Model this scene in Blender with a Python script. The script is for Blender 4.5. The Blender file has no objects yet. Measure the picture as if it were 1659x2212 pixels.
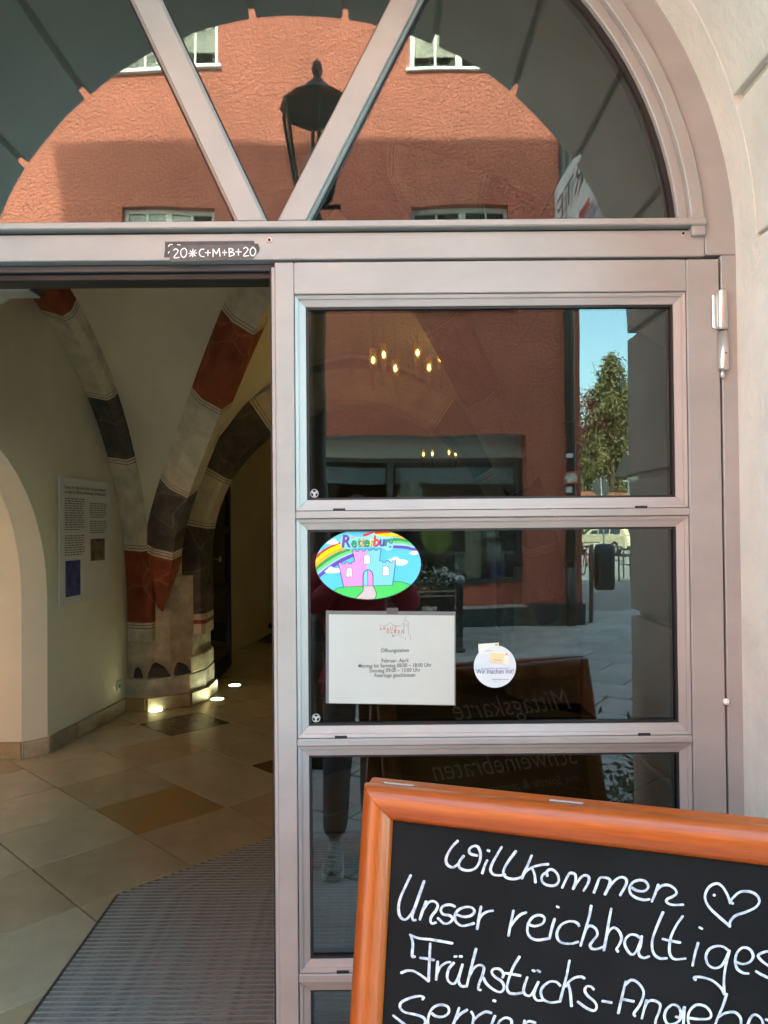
import bpy, bmesh, math, random
from mathutils import Vector, Matrix
random.seed(7)
R = math.radians
sc = bpy.context.scene
COL = sc.collection

# ------------------------------------------------------------------ camera
CAM = Vector((0.0, -1.8, 1.6))
F = 1660.0                       # focal length in pixels of a 1659 px wide picture
ROT = (Matrix.Rotation(R(-0.15), 3, 'Z') @ Matrix.Rotation(R(90 + 0.83), 3, 'X')
       @ Matrix.Rotation(R(-0.5), 3, 'Z'))
cd = bpy.data.cameras.new('camera'); cam = bpy.data.objects.new('camera', cd); COL.objects.link(cam)
cam.matrix_world = Matrix.Translation(CAM) @ ROT.to_4x4()
cd.sensor_fit = 'HORIZONTAL'; cd.sensor_width = 36; cd.lens = 36 * F / 1659.0
cd.clip_start = 0.02; cd.clip_end = 1500
sc.camera = cam

# ------------------------------------------------------------------ world and sun
SUN_EL, SUN_AZ = R(38), R(-3)     # the sun stands behind the abbey, azimuth from +Y towards +X
w = bpy.data.worlds.new('World'); sc.world = w; w.use_nodes = True
nt = w.node_tree; nt.nodes.clear()
sky = nt.nodes.new('ShaderNodeTexSky'); sky.sky_type = 'NISHITA'; sky.sun_disc = False
sky.sun_elevation = SUN_EL; sky.sun_rotation = SUN_AZ; sky.dust_density = 3.5; sky.air_density = 1.0
bg = nt.nodes.new('ShaderNodeBackground'); bg.inputs[1].default_value = 0.15
wo = nt.nodes.new('ShaderNodeOutputWorld')
nt.links.new(sky.outputs[0], bg.inputs[0]); nt.links.new(bg.outputs[0], wo.inputs[0])
sl = bpy.data.lights.new('sun', 'SUN'); sl.energy = 2.6; sl.angle = R(0.5); sl.color = (1, 0.94, 0.84)
sun = bpy.data.objects.new('sun', sl); COL.objects.link(sun)
sdir = Vector((math.sin(SUN_AZ) * math.cos(SUN_EL), math.cos(SUN_AZ) * math.cos(SUN_EL), math.sin(SUN_EL)))
sun.rotation_euler = sdir.to_track_quat('Z', 'Y').to_euler(); sun.location = (0, 30, 40)

vs = sc.view_settings; vs.view_transform = 'Standard'; vs.look = 'None'; vs.gamma = 1
vs.use_curve_mapping = False; vs.exposure = 4.03
vs.use_white_balance = True; vs.white_balance_temperature = 6380; vs.white_balance_tint = -27
sc.cycles.use_denoising = True
sc.cycles.max_bounces = 14; sc.cycles.transparent_max_bounces = 32; sc.cycles.diffuse_bounces = 6
sc.cycles.glossy_bounces = 6; sc.cycles.sample_clamp_indirect = 6

# ------------------------------------------------------------------ picture to place
def ray(px, py):
    return ROT @ Vector(((px - 829.5) / F, -(py - 1106) / F, -1))
def at(px, py, y=0.0):           # the point seen at a pixel on a plane parallel to the door
    d = ray(px, py); k = (y - CAM.y) / d.y
    return CAM + d * k
def atf(px, py, z=0.0):          # the point seen at a pixel on the floor
    d = ray(px, py); k = (z - CAM.z) / d.z
    return CAM + d * k
def mir(px, py, dist):           # a point seen mirrored in the glass, dist metres from the eye along the street axis
    p = at(px, py, dist - 1.8); return Vector((p.x, -p.y, p.z))
def mirf(px, py):
    p = atf(px, py); return Vector((p.x, -p.y, 0))

# ------------------------------------------------------------------ materials
MATS = {}
def mat(name, col, rough=0.6, metal=0.0, var=None, bump=None, spec=0.5, col2=None, stretch=None, coat=0):
    if name in MATS: return MATS[name]
    m = bpy.data.materials.new(name); m.use_nodes = True; n = m.node_tree.nodes; l = m.node_tree.links
    b = n['Principled BSDF']; b.inputs['Base Color'].default_value = (*col, 1)
    b.inputs['Roughness'].default_value = rough; b.inputs['Metallic'].default_value = metal
    b.inputs['Specular IOR Level'].default_value = spec
    if coat: b.inputs['Coat Weight'].default_value = coat; b.inputs['Coat Roughness'].default_value = 0.12
    tc = n.new('ShaderNodeTexCoord'); vec = tc.outputs['Object']
    if stretch:
        mp = n.new('ShaderNodeMapping'); mp.inputs['Scale'].default_value = stretch
        l.new(vec, mp.inputs[0]); vec = mp.outputs[0]
    if var:
        s, a = var[:2]
        t = n.new('ShaderNodeTexNoise'); t.inputs['Scale'].default_value = s; t.inputs['Detail'].default_value = 7
        t.inputs['Roughness'].default_value = 0.62
        l.new(vec, t.inputs['Vector'])
        cr = n.new('ShaderNodeValToRGB'); cr.color_ramp.elements[0].position = 0.32; cr.color_ramp.elements[1].position = 0.68
        c2 = col2 if col2 else tuple(c * (1 - a) for c in col)
        cr.color_ramp.elements[0].color = (*c2, 1); cr.color_ramp.elements[1].color = (*[min(1, c * (1 + a * 0.35)) for c in col], 1)
        l.new(t.outputs['Fac'], cr.inputs[0]); l.new(cr.outputs[0], b.inputs['Base Color'])
    if bump:
        s, st, dist = bump
        t2 = n.new('ShaderNodeTexNoise'); t2.inputs['Scale'].default_value = s; t2.inputs['Detail'].default_value = 5
        l.new(vec, t2.inputs['Vector'])
        bp = n.new('ShaderNodeBump'); bp.inputs['Strength'].default_value = st; bp.inputs['Distance'].default_value = dist
        l.new(t2.outputs['Fac'], bp.inputs['Height']); l.new(bp.outputs[0], b.inputs['Normal'])
    MATS[name] = m
    return m
def glass(name, refl, tint, wave=0.0):
    if name in MATS: return MATS[name]
    m = bpy.data.materials.new(name); m.use_nodes = True; n = m.node_tree.nodes; l = m.node_tree.links
    n.remove(n['Principled BSDF']); o = n['Material Output']
    t = n.new('ShaderNodeBsdfTransparent'); t.inputs[0].default_value = (*tint, 1)
    g = n.new('ShaderNodeBsdfGlossy'); g.inputs['Roughness'].default_value = 0.0
    if wave:
        tc = n.new('ShaderNodeTexCoord'); nz = n.new('ShaderNodeTexNoise'); nz.inputs['Scale'].default_value = 2.6; nz.inputs['Detail'].default_value = 1.0
        bp = n.new('ShaderNodeBump'); bp.inputs['Strength'].default_value = 1.0; bp.inputs['Distance'].default_value = wave
        l.new(tc.outputs['Object'], nz.inputs['Vector']); l.new(nz.outputs['Fac'], bp.inputs['Height']); l.new(bp.outputs[0], g.inputs['Normal'])
    mx = n.new('ShaderNodeMixShader')
    # Schlick reflectance, the same on both faces of the sheet
    geo = n.new('ShaderNodeNewGeometry'); dt = n.new('ShaderNodeVectorMath'); dt.operation = 'DOT_PRODUCT'
    l.new(geo.outputs['Normal'], dt.inputs[0]); l.new(geo.outputs['Incoming'], dt.inputs[1])
    ab = n.new('ShaderNodeMath'); ab.operation = 'ABSOLUTE'; l.new(dt.outputs['Value'], ab.inputs[0])
    om = n.new('ShaderNodeMath'); om.operation = 'SUBTRACT'; om.inputs[0].default_value = 1.0; l.new(ab.outputs[0], om.inputs[1])
    pw = n.new('ShaderNodeMath'); pw.operation = 'POWER'; pw.inputs[1].default_value = 5.0; l.new(om.outputs[0], pw.inputs[0])
    fr = n.new('ShaderNodeMath'); fr.operation = 'MULTIPLY_ADD'; fr.inputs[1].default_value = 1 - refl; fr.inputs[2].default_value = refl; l.new(pw.outputs[0], fr.inputs[0])
    l.new(fr.outputs[0], mx.inputs[0]); l.new(t.outputs[0], mx.inputs[1]); l.new(g.outputs[0], mx.inputs[2]); l.new(mx.outputs[0], o.inputs[0])
    MATS[name] = m
    return m
def emit(name, col, s):
    if name in MATS: return MATS[name]
    m = bpy.data.materials.new(name); m.use_nodes = True; b = m.node_tree.nodes['Principled BSDF']
    b.inputs['Base Color'].default_value = (*col, 1); b.inputs['Emission Color'].default_value = (*col, 1); b.inputs['Emission Strength'].default_value = s
    MATS[name] = m; return m

ALU = mat('anodised_aluminium', (0.365, 0.36, 0.35), 0.42, 0.10, var=(5.0, 0.15), bump=(55, 0.05, 0.002), stretch=(0.5, 1, 1))
ALU2 = mat('aluminium_bead', (0.37, 0.366, 0.358), 0.4, 0.12, var=(4.0, 0.08))
BLACK = mat('black_rubber', (0.012, 0.012, 0.014), 0.5)
STEEL = mat('hinge_steel', (0.62, 0.60, 0.57), 0.3, 0.8)
PLASTER = mat('cream_plaster', (0.69, 0.68, 0.62), 0.88, var=(3.5, 0.16), bump=(45, 0.7, 0.006))
FACADE = mat('facade_plaster', (0.76, 0.73, 0.65), 0.88, var=(0.7, 0.12), bump=(40, 0.3, 0.006))
INWALL = mat('passage_plaster', (0.82, 0.78, 0.62), 0.8, var=(1.6, 0.10), bump=(14, 0.15, 0.006))
RIBPALE = mat('rib_pale_paint', (0.76, 0.70, 0.55), 0.8, var=(7, 0.30), bump=(30, 0.4, 0.006))
def marble(name, base, dark, vein):
    if name in MATS: return MATS[name]
    m = mat(name, base, 0.75, var=(7, 0.4), col2=dark)
    n = m.node_tree.nodes; l = m.node_tree.links; b = n['Principled BSDF']
    tc = n.new('ShaderNodeTexCoord'); nz = n.new('ShaderNodeTexNoise'); nz.inputs['Scale'].default_value = 2.2; nz.inputs['Detail'].default_value = 2
    l.new(tc.outputs['Object'], nz.inputs['Vector'])
    mx0 = n.new('ShaderNodeMix'); mx0.data_type = 'VECTOR'; mx0.inputs[0].default_value = 0.25
    l.new(tc.outputs['Object'], mx0.inputs[4]); l.new(nz.outputs['Color'], mx0.inputs[5])
    vo = n.new('ShaderNodeTexVoronoi'); vo.feature = 'DISTANCE_TO_EDGE'; vo.inputs['Scale'].default_value = 3.2
    l.new(mx0.outputs[1], vo.inputs['Vector'])
    cr = n.new('ShaderNodeValToRGB'); cr.color_ramp.elements[0].color = (0.4, 0.4, 0.4, 1); cr.color_ramp.elements[1].color = (0, 0, 0, 1); cr.color_ramp.elements[1].position = 0.02
    l.new(vo.outputs[0], cr.inputs[0])
    mx = n.new('ShaderNodeMix'); mx.data_type = 'RGBA'; mx.inputs[7].default_value = (*vein, 1)
    l.new(cr.outputs[0], mx.inputs[0]); l.new(b.inputs['Base Color'].links[0].from_socket, mx.inputs[6]); l.new(mx.outputs[2], b.inputs['Base Color'])
    return m
RIBRED = marble('rib_red_marbling', (0.34, 0.085, 0.035), (0.20, 0.045, 0.02), (0.55, 0.27, 0.16))
RIBGREY = marble('rib_grey_marbling', (0.135, 0.12, 0.105), (0.06, 0.052, 0.05), (0.36, 0.33, 0.27))
LINERED = mat('painted_red_line', (0.30, 0.09, 0.04), 0.8)
LINEDARK = mat('painted_dark_line', (0.05, 0.045, 0.045), 0.8)
STONE = mat('worn_pier_stone', (0.72, 0.65, 0.49), 0.85, var=(6, 0.5), col2=(0.40, 0.36, 0.29), bump=(22, 0.5, 0.01))
GLASS = glass('door_glass', 0.092, (0.42, 0.435, 0.425), 0.0010)
GLASSF = glass('fanlight_glass', 0.095, (0.56, 0.575, 0.57), 0.0014)
GLASSI = glass('inner_glass', 0.05, (0.9, 0.92, 0.91), 0.0008)
SHOPGLASS = glass('shop_glass', 0.05, (0.8, 0.84, 0.82), 0.0)

# ------------------------------------------------------------------ mesh helpers
INV = {}
def _parent(o, parent):
    if parent is not None:
        o.parent = parent
        if parent.name in INV: o.matrix_parent_inverse = INV[parent.name]
def link(name, me, m, parent=None, smooth=False):
    o = bpy.data.objects.new(name, me); COL.objects.link(o)
    if m is not None and not me.materials:
        for x in (m if isinstance(m, (list, tuple)) else [m]): me.materials.append(x)
    if smooth:
        for p in me.polygons: p.use_smooth = True
    _parent(o, parent)
    return o
def mesh(verts, faces, mi=None):
    me = bpy.data.meshes.new('mesh'); me.from_pydata([tuple(v) for v in verts], [], faces); me.update()
    if mi:
        for p, i in zip(me.polygons, mi): p.material_index = i
    return me
def fixn(me):
    bm = bmesh.new(); bm.from_mesh(me); bmesh.ops.recalc_face_normals(bm, faces=bm.faces); bm.to_mesh(me); bm.free(); return me
def tag(o, label, cat, group=None):
    o['label'] = label; o['category'] = cat
    if group: o['group'] = group
    return o
def structure(o): o['kind'] = 'structure'; return o
def thing(name, label, cat, loc=(0, 0, 0), rotz=None, group=None):
    o = bpy.data.objects.new(name, None); COL.objects.link(o); o.location = loc; o.empty_display_size = 0.1
    if rotz is None: INV[o.name] = Matrix.Translation(-Vector(loc))
    else: o.rotation_euler = (0, 0, rotz)
    return tag(o, label, cat, group)
class G:
    """collects simple solids into one mesh"""
    def __init__(s): s.v = []; s.f = []; s.mi = []
    def add(s, v, f, mi=0):
        k = len(s.v); s.v += [tuple(x) for x in v]; s.f += [[i + k for i in q] for q in f]; s.mi += [mi] * len(f); return s
    def box(s, x0, x1, y0, y1, z0, z1, mi=0, M=None):
        v = [Vector(p) for p in ((x0, y0, z0), (x1, y0, z0), (x1, y1, z0), (x0, y1, z0), (x0, y0, z1), (x1, y0, z1), (x1, y1, z1), (x0, y1, z1))]
        if M: v = [M @ p for p in v]
        return s.add(v, [(3, 2, 1, 0), (4, 5, 6, 7), (0, 1, 5, 4), (1, 2, 6, 5), (2, 3, 7, 6), (3, 0, 4, 7)], mi)
    def tube(s, pts, r, n=8, mi=0, cap=True):
        pts = [Vector(p) for p in pts]; rr = r if isinstance(r, (list, tuple)) else [r] * len(pts)
        V = []; Fc = []; prev = None
        for i, p in enumerate(pts):
            d = (pts[min(i + 1, len(pts) - 1)] - pts[max(i - 1, 0)])
            d = d.normalized() if d.length > 1e-9 else Vector((0, 0, 1))
            if prev is None: a = d.orthogonal().normalized()
            else:
                a = prev - d * prev.dot(d); a = a.normalized() if a.length > 1e-6 else d.orthogonal().normalized()
            prev = a; b = d.cross(a)
            V += [p + (a * math.cos(2 * math.pi * k / n) + b * math.sin(2 * math.pi * k / n)) * rr[i] for k in range(n)]
        for i in range(len(pts) - 1):
            for k in range(n): Fc.append((i * n + k, i * n + (k + 1) % n, (i + 1) * n + (k + 1) % n, (i + 1) * n + k))
        if cap: Fc.append(tuple(range(n - 1, -1, -1))); Fc.append(tuple(range((len(pts) - 1) * n, len(pts) * n)))
        return s.add(V, Fc, mi)
    def lathe(s, prof, c=(0, 0, 0), n=16, mi=0, M=None):
        V = []; Fc = []; c = Vector(c)
        for (r, z) in prof: V += [Vector((r * math.cos(2 * math.pi * k / n), r * math.sin(2 * math.pi * k / n), z)) for k in range(n)]
        if M: V = [M @ p for p in V]
        V = [p + c for p in V]
        for i in range(len(prof) - 1):
            for k in range(n): Fc.append((i * n + k, i * n + (k + 1) % n, (i + 1) * n + (k + 1) % n, (i + 1) * n + k))
        Fc.append(tuple(range(n - 1, -1, -1))); Fc.append(tuple(range((len(prof) - 1) * n, len(prof) * n)))
        return s.add(V, Fc, mi)
    def prism(s, poly, y0, y1, mi=0):        # polygon in x,z drawn out along y
        n = len(poly)
        return s.add([(x, y0, z) for x, z in poly] + [(x, y1, z) for x, z in poly],
                     [tuple(range(n)), tuple(range(2 * n - 1, n - 1, -1))] + [(i, i + n, (i + 1) % n + n, (i + 1) % n) for i in range(n)], mi)
    def mesh(s, bevel=0, seg=1):
        me = mesh(s.v, s.f, s.mi)
        bm = bmesh.new(); bm.from_mesh(me); bmesh.ops.recalc_face_normals(bm, faces=bm.faces)
        if bevel:
            ed = [e for e in bm.edges if len(e.link_faces) == 2 and e.calc_face_angle(0) > 0.5]
            bmesh.ops.bevel(bm, geom=ed, offset=bevel, segments=seg, profile=0.6, affect='EDGES', clamp_overlap=True)
        bm.to_mesh(me); bm.free(); return me
    def obj(s, name, m, parent=None, bevel=0, smooth=False, seg=1):
        return link(name, s.mesh(bevel, seg), m, parent, smooth)
def bx(name, x0, x1, y0, y1, z0, z1, m, parent=None, bevel=0):
    return G().box(x0, x1, y0, y1, z0, z1).obj(name, m, parent, bevel)
_tc = {}
def textmesh(body, size=1.0, shear=0.0, bold=0.0, align='LEFT'):
    cu = bpy.data.curves.new('lettering', 'FONT'); cu.body = body; cu.size = size; cu.shear = shear; cu.offset = bold; cu.align_x = align
    cu.resolution_u = 3; cu.fill_mode = 'FRONT'
    o = bpy.data.objects.new('lettering', cu); COL.objects.link(o)
    bpy.context.view_layer.update()
    me = bpy.data.meshes.new_from_object(o.evaluated_get(bpy.context.evaluated_depsgraph_get()))
    bpy.data.objects.remove(o); bpy.data.curves.remove(cu); me.materials.clear()
    return me
def text(name, body, size, M, m, parent=None, shear=0.0, bold=0.0, align='LEFT', sx=1.0):
    me = textmesh(body, size, shear, bold, align)
    me.transform(M @ Matrix.Diagonal((sx, 1, 1, 1)))
    return link(name, me, m, parent)
def frame(o, u, v):                 # matrix that lays text (x right, y up) on a surface
    u = Vector(u).normalized(); v = Vector(v).normalized(); n = u.cross(v)
    return Matrix(((u.x, v.x, n.x, o[0]), (u.y, v.y, n.y, o[1]), (u.z, v.z, n.z, o[2]), (0, 0, 0, 1)))
def catmull(pts, k=6):
    pts = [Vector(p) for p in pts]
    if len(pts) < 3: return pts
    out = []; q = [pts[0] * 2 - pts[1]] + pts + [pts[-1] * 2 - pts[-2]]
    for i in range(1, len(q) - 2):
        a, b, c, d = q[i - 1], q[i], q[i + 1], q[i + 2]
        for j in range(k):
            t = j / k
            out.append(0.5 * ((2 * b) + (c - a) * t + (2 * a - 5 * b + 4 * c - d) * t * t + (3 * b - a - 3 * c + d) * t ** 3))
    return out + [pts[-1]]
def ribbon(g, pts2, w, to3, h0, mi=0, taper=True):
    """a flat pen stroke: 2D points to a strip lifted h above the surface"""
    p = catmull([Vector((a, b)) for a, b in pts2]); n = len(p); V = []; Fc = []
    d0 = (p[1] - p[0]).normalized(); d1 = (p[-1] - p[-2]).normalized()
    p = [p[0] - d0 * w * 0.35] + p + [p[-1] + d1 * w * 0.35]; n += 2
    for i in range(n):
        d = p[min(i + 1, n - 1)] - p[max(i - 1, 0)]; d = d.normalized() if d.length else Vector((1, 0))
        nn = Vector((-d.y, d.x)); ww = w * (0.55 if i in (0, n - 1) else 1.0) * (0.95 + 0.11 * math.sin(i * 0.23 + p[0].x) + 0.10 * abs(d.y))
        h = h0 + 0.00025 * i / n
        V += [to3(p[i] + nn * ww / 2, h), to3(p[i] - nn * ww / 2, h)]
    for i in range(n - 1): Fc.append((2 * i, 2 * i + 1, 2 * i + 3, 2 * i + 2))
    g.add(V, Fc, mi)

# ================================================================== the ground
CX = -0.262                      # axis of the doorway
SPR = 2.216                      # springing height of its arch
YR = mirf(1250, 1350).y          # street front of the red house
PAVE = mat('grey_paving', (0.19, 0.185, 0.18), 0.75, var=(1.1, 0.35), bump=(30, 0.3, 0.004))
g = G().add([(-300, -400, -0.025), (300, -400, -0.025), (300, 60, -0.025), (-300, 60, -0.025)], [(0, 1, 2, 3)])
ground = structure(g.obj('street_ground', mat('street_asphalt', (0.30, 0.295, 0.29), 0.85, var=(0.25, 0.3), bump=(12, 0.3, 0.01))))
# flagstones laid slantwise, those near the door one by one
slab_me = [G().box(-0.39, 0.39, -0.29, 0.29, -0.05, 0).mesh(0.006) for _ in range(3)]
slab_m = [mat('flagstone_a', (0.43, 0.42, 0.40), 0.7, var=(2.2, 0.3), bump=(35, 0.3, 0.003)),
          mat('flagstone_b', (0.47, 0.46, 0.44), 0.7, var=(1.7, 0.3), bump=(30, 0.3, 0.003)),
          mat('flagstone_c', (0.37, 0.365, 0.35), 0.65, var=(2.8, 0.3), bump=(40, 0.3, 0.003))]
for me, m in zip(slab_me, slab_m): me.materials.append(m)
ca, sa = math.cos(R(32)), math.sin(R(32)); cnt = 0
for i in range(-26, 27):
    for j in range(-26, 27):
        u = i * 0.797 + (0.4 if j % 2 else 0); v = j * 0.597
        x = 2.2 + u * ca - v * sa; y = -5.5 + u * sa + v * ca
        lim = 0.30 * (1.8 - y) + 0.9
        if -1.15 > y > YR - 1.8 and -1.9 < x < lim + 1.0 and cnt < 298:
            o = bpy.data.objects.new('paving_slab', slab_me[(i * 7 + j * 3) % 3]); COL.objects.link(o); o.parent = ground
            o.location = (x, y, random.uniform(-0.002, 0.002)); o.rotation_euler = (random.uniform(-0.003, 0.003), random.uniform(-0.003, 0.003), R(32)); cnt += 1
structure(bx('threshold', -2.6, 2.6, -1.15, 0.02, -0.3, -0.004, mat('threshold_stone', (0.50, 0.49, 0.46), 0.7, var=(3, 0.3))))

# ================================================================== the abbey building with its rusticated archway
abbey = thing('abbey_building', 'cream plastered building front with grooved deep archway around the door', 'building', (CX, -0.75, 0))
X0, X1, YF, H = -5.25, 16.0, -0.75, 14.6
def archwall(us, jl, jr, spr, r, cx, zt, f3, z0=0.0, n=28):
    """a wall sheet with an arched opening; f3(u,z) gives the point"""
    V = []; Fc = []
    arc = [(cx + r * math.cos(math.pi * i / n), spr + r * math.sin(math.pi * i / n)) for i in range(n + 1)]
    prof = [(cx + r, z0)] + arc + [(cx - r, z0)]
    def q(a, b, c, d):
        k = len(V); V.extend([f3(*a), f3(*b), f3(*c), f3(*d)]); Fc.append((k, k + 1, k + 2, k + 3))
    q((jr, z0), (jr, spr), (cx + r, spr), (cx + r, z0)); q((jl, z0), (jl, spr), (cx - r, spr), (cx - r, z0))
    q((jr, spr), (jr, zt), (cx + r, zt), (cx + r, spr)); q((jl, spr), (jl, zt), (cx - r, zt), (cx - r, spr))
    for a, b in zip(arc[:-1], arc[1:]): q(a, b, (b[0], zt), (a[0], zt))
    return V, Fc
V, Fc = archwall(None, -2.4, X1, SPR, 1.44, CX, H, lambda u, z: (u, YF, z), -0.1)
link('front_wall', fixn(mesh(V, Fc)), FACADE, abbey)
WX0, WX1, WZ0, WZ1 = -4.95, -2.95, 0.35, 2.95  # opening for an unseen window, added to let daylight onto the niche
G().add([(X0, YF, -.1), (WX0, YF, -.1), (WX0, YF, H), (X0, YF, H)], [(0, 1, 2, 3)]).add([(WX1, YF, -.1), (-2.4, YF, -.1), (-2.4, YF, H), (WX1, YF, H)], [(0, 1, 2, 3)]).add([(WX0, YF, -.1), (WX1, YF, -.1), (WX1, YF, WZ0), (WX0, YF, WZ0)], [(0, 1, 2, 3)]).add([(WX0, YF, WZ1), (WX1, YF, WZ1), (WX1, YF, H), (WX0, YF, H)], [(0, 1, 2, 3)]).obj('front_wall', FACADE, abbey)
g = G()
for q in ((WX0, WX0 + .06, WZ0, WZ1), (WX1 - .06, WX1, WZ0, WZ1), (WX0 + .06, WX1 - .06, WZ0, WZ0 + .06), (WX0 + .06, WX1 - .06, WZ1 - .06, WZ1), ((WX0 + WX1) / 2 - .03, (WX0 + WX1) / 2 + .03, WZ0 + .06, WZ1 - .06)): g.box(q[0], q[1], YF + 0.1, YF + 0.16, q[2], q[3])
added_window = g.obj('window', ALU, abbey, 0.003); bx('pane', WX0 + .05, WX1 - .05, YF + 0.125, YF + 0.131, WZ0 + .05, WZ1 - .05, glass('clear_glass', 0.04, (0.96, 0.97, 0.96)), added_window)
g = G(); g.add([(X0, YF, -.1), (X0, 16, -.1), (X0, 16, H), (X0, YF, H)], [(0, 1, 2, 3)]).add([(X1, YF, -.1), (X1, 16, -.1), (X1, 16, H), (X1, YF, H)], [(0, 1, 2, 3)])
g.add([(X0, 16, -.1), (X1, 16, -.1), (X1, 16, H), (X0, 16, H)], [(0, 1, 2, 3)]); g.obj('side_wall', FACADE, abbey)
G().add([(X0 - .3, YF - .45, H - .05), (X1 + .3, YF - .45, H - .05), (X1 + .3, 16.4, H - .05), (X0 - .3, 16.4, H - .05), (X0 - .3, 7.6, H + 1.0), (X1 + .3, 7.6, H + 1.0)],
        [(0, 1, 5, 4), (2, 3, 4, 5), (0, 4, 3), (1, 2, 5), (0, 3, 2, 1)]).obj('roof', mat('roof_tiles', (0.26, 0.09, 0.05), 0.8, var=(6, 0.3)), abbey)
def ringprism(g, r0, r1, a0, a1, y0, y1, n=6, mi=0, cx=CX, cz=None):
    cz = SPR if cz is None else cz
    p = [(cx + r0 * math.cos(a0 + (a1 - a0) * i / n), cz + r0 * math.sin(a0 + (a1 - a0) * i / n)) for i in range(n + 1)]
    q = [(cx + r1 * math.cos(a0 + (a1 - a0) * i / n), cz + r1 * math.sin(a0 + (a1 - a0) * i / n)) for i in range(n, -1, -1)]
    for i in range(n):
        qq = [p[i], p[i + 1], q[n - i - 1], q[n - i]]
        g.prism(qq, y0, y1, mi)
def ringsolid(r0, r1, a0, a1, y0, y1, n, cx=CX, cz=None):
    """closed sector without inner walls"""
    cz = SPR if cz is None else cz; V = []; Fc = []
    for i in range(n + 1):
        a = a0 + (a1 - a0) * i / n; c, s_ = math.cos(a), math.sin(a)
        V += [(cx + r0 * c, y0, cz + r0 * s_), (cx + r1 * c, y0, cz + r1 * s_), (cx + r1 * c, y1, cz + r1 * s_), (cx + r0 * c, y1, cz + r0 * s_)]
    for i in range(n):
        k = 4 * i
        for j in range(4): Fc.append((k + j, k + (j + 1) % 4, k + 4 + (j + 1) % 4, k + 4 + j))
    Fc.append((0, 1, 2, 3)); Fc.append((4 * n + 3, 4 * n + 2, 4 * n + 1, 4 * n))
    return V, Fc
# lining of the reveal behind the grooves
g = G(); g.add(*ringsolid(1.112, 1.47, 0, math.pi, YF + 0.012, 0.02, 48))
for sx in (-1, 1): g.box(*sorted((CX + sx * 1.112, CX + sx * 1.47)), YF + 0.012, 0.02, -0.1, SPR)
link('reveal_wall', g.mesh(), PLASTER, abbey)
g = G(); g.add(*ringsolid(1.088, 1.136, 0, math.pi, -0.125, 0.03, 48))
for sx in (-1, 1): g.box(*sorted((CX + sx * 1.088, CX + sx * 1.136)), -0.21, 0.03, -0.1, SPR)
link('reveal_border', g.mesh(), PLASTER, abbey)
YB0, YB1 = YF - 0.012, -0.095
NB = 11
for i in range(NB):
    gap = 0.011
    a0 = math.pi * i / NB + gap / 1.1; a1 = math.pi * (i + 1) / NB - gap / 1.1
    gg = G(); gg.add(*ringsolid(1.0895, 1.456, a0, a1, YB0, YB1, 8)); gg.obj('stone_block', PLASTER, abbey, 0.006, seg=2)
zs = [SPR, 1.745, 1.297, 0.845, 0.39, -0.08]
for sx in (-1, 1):
    for za, zb in zip(zs[1:], zs[:-1]):
        gg = G().box(*sorted((CX + sx * 1.0895, CX + sx * 1.456)), YB0, YB1, za + 0.011, zb - 0.011); gg.obj('stone_block', PLASTER, abbey, 0.006, seg=2)
text('lettering', 'KREUZHERRN', 0.40, frame((1.45, YF - 0.004, 2.42), (1, 0, 0), (0, 0, 1)), mat('facade_letters', (0.12, 0.1, 0.09), 0.6), abbey, sx=1.1)

# ================================================================== the glazed metal door
DX0, DX1 = -0.252, 0.786         # right leaf
ZT = 2.206                       # top of the leaf
DB = 0.02
YO = -0.028                      # outer face of the frames, the glass stands at y = 0
frm = thing('door_frame', 'champagne grey metal door frame with transom under the arched fanlight', 'door frame', (CX, 0, 0))
g = G(); g.add(*ringsolid(1.018, 1.093, 0, math.pi, YO, 0.05, 56)); g.obj('arch_ring', ALU, frm, 0.002)
g = G(); g.add(*ringsolid(0.985, 1.0165, R(2.4), math.pi - R(2.4), YO - 0.012, 0.04, 56)); g.obj('fan_ring', ALU, frm, 0.002)
g = G(); g.add(*ringsolid(0.962, 0.986, R(4.2), math.pi - R(4.2), YO + 0.006, 0.035, 56)); g.obj('bead_ring', ALU2, frm, 0.002)
g = G(); g.add(*ringsolid(0.950, 0.963, R(4.2), math.pi - R(4.2), -0.006, 0.03, 56)); g.obj('gasket_ring', BLACK, frm)
for sx in (-1, 1):
    bx('jamb', *sorted((CX + sx * 1.053, CX + sx * 1.093)), YO, 0.05, 0, SPR - 0.001, ALU, frm, 0.002)
Zs0 = 2.2955                     # bottom of the fanlight glass
bx('transom', CX - 1.0165, CX + 1.0165, YO + 0.0005, 0.05, 2.213, 2.2745, ALU, frm, 0.002)
bx('transom_gap', CX - 1.012, CX + 1.012, YO + 0.012, 0.04, 2.2735, 2.284, BLACK, frm)
bx('transom_sill', CX - 1.016, CX + 1.016, YO - 0.018, 0.04, 2.2805, 2.2965, ALU, frm, 0.0025)
bx('transom_bead', CX - 0.985, CX + 0.985, YO + 0.004, 0.035, 2.2967, 2.305, ALU2, frm, 0.002)
bx('door_stop', CX - 1.05, CX + 1.05, 0.0, 0.06, 2.196, 2.2125, mat('dark_profile', (0.07, 0.075, 0.08), 0.4, 0.3), frm, 0.002)
bx('door_stop_seal', CX - 1.05, CX - 0.001 + 0.012, 0.012, 0.075, 2.180, 2.1955, BLACK, frm, 0.002)
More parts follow.
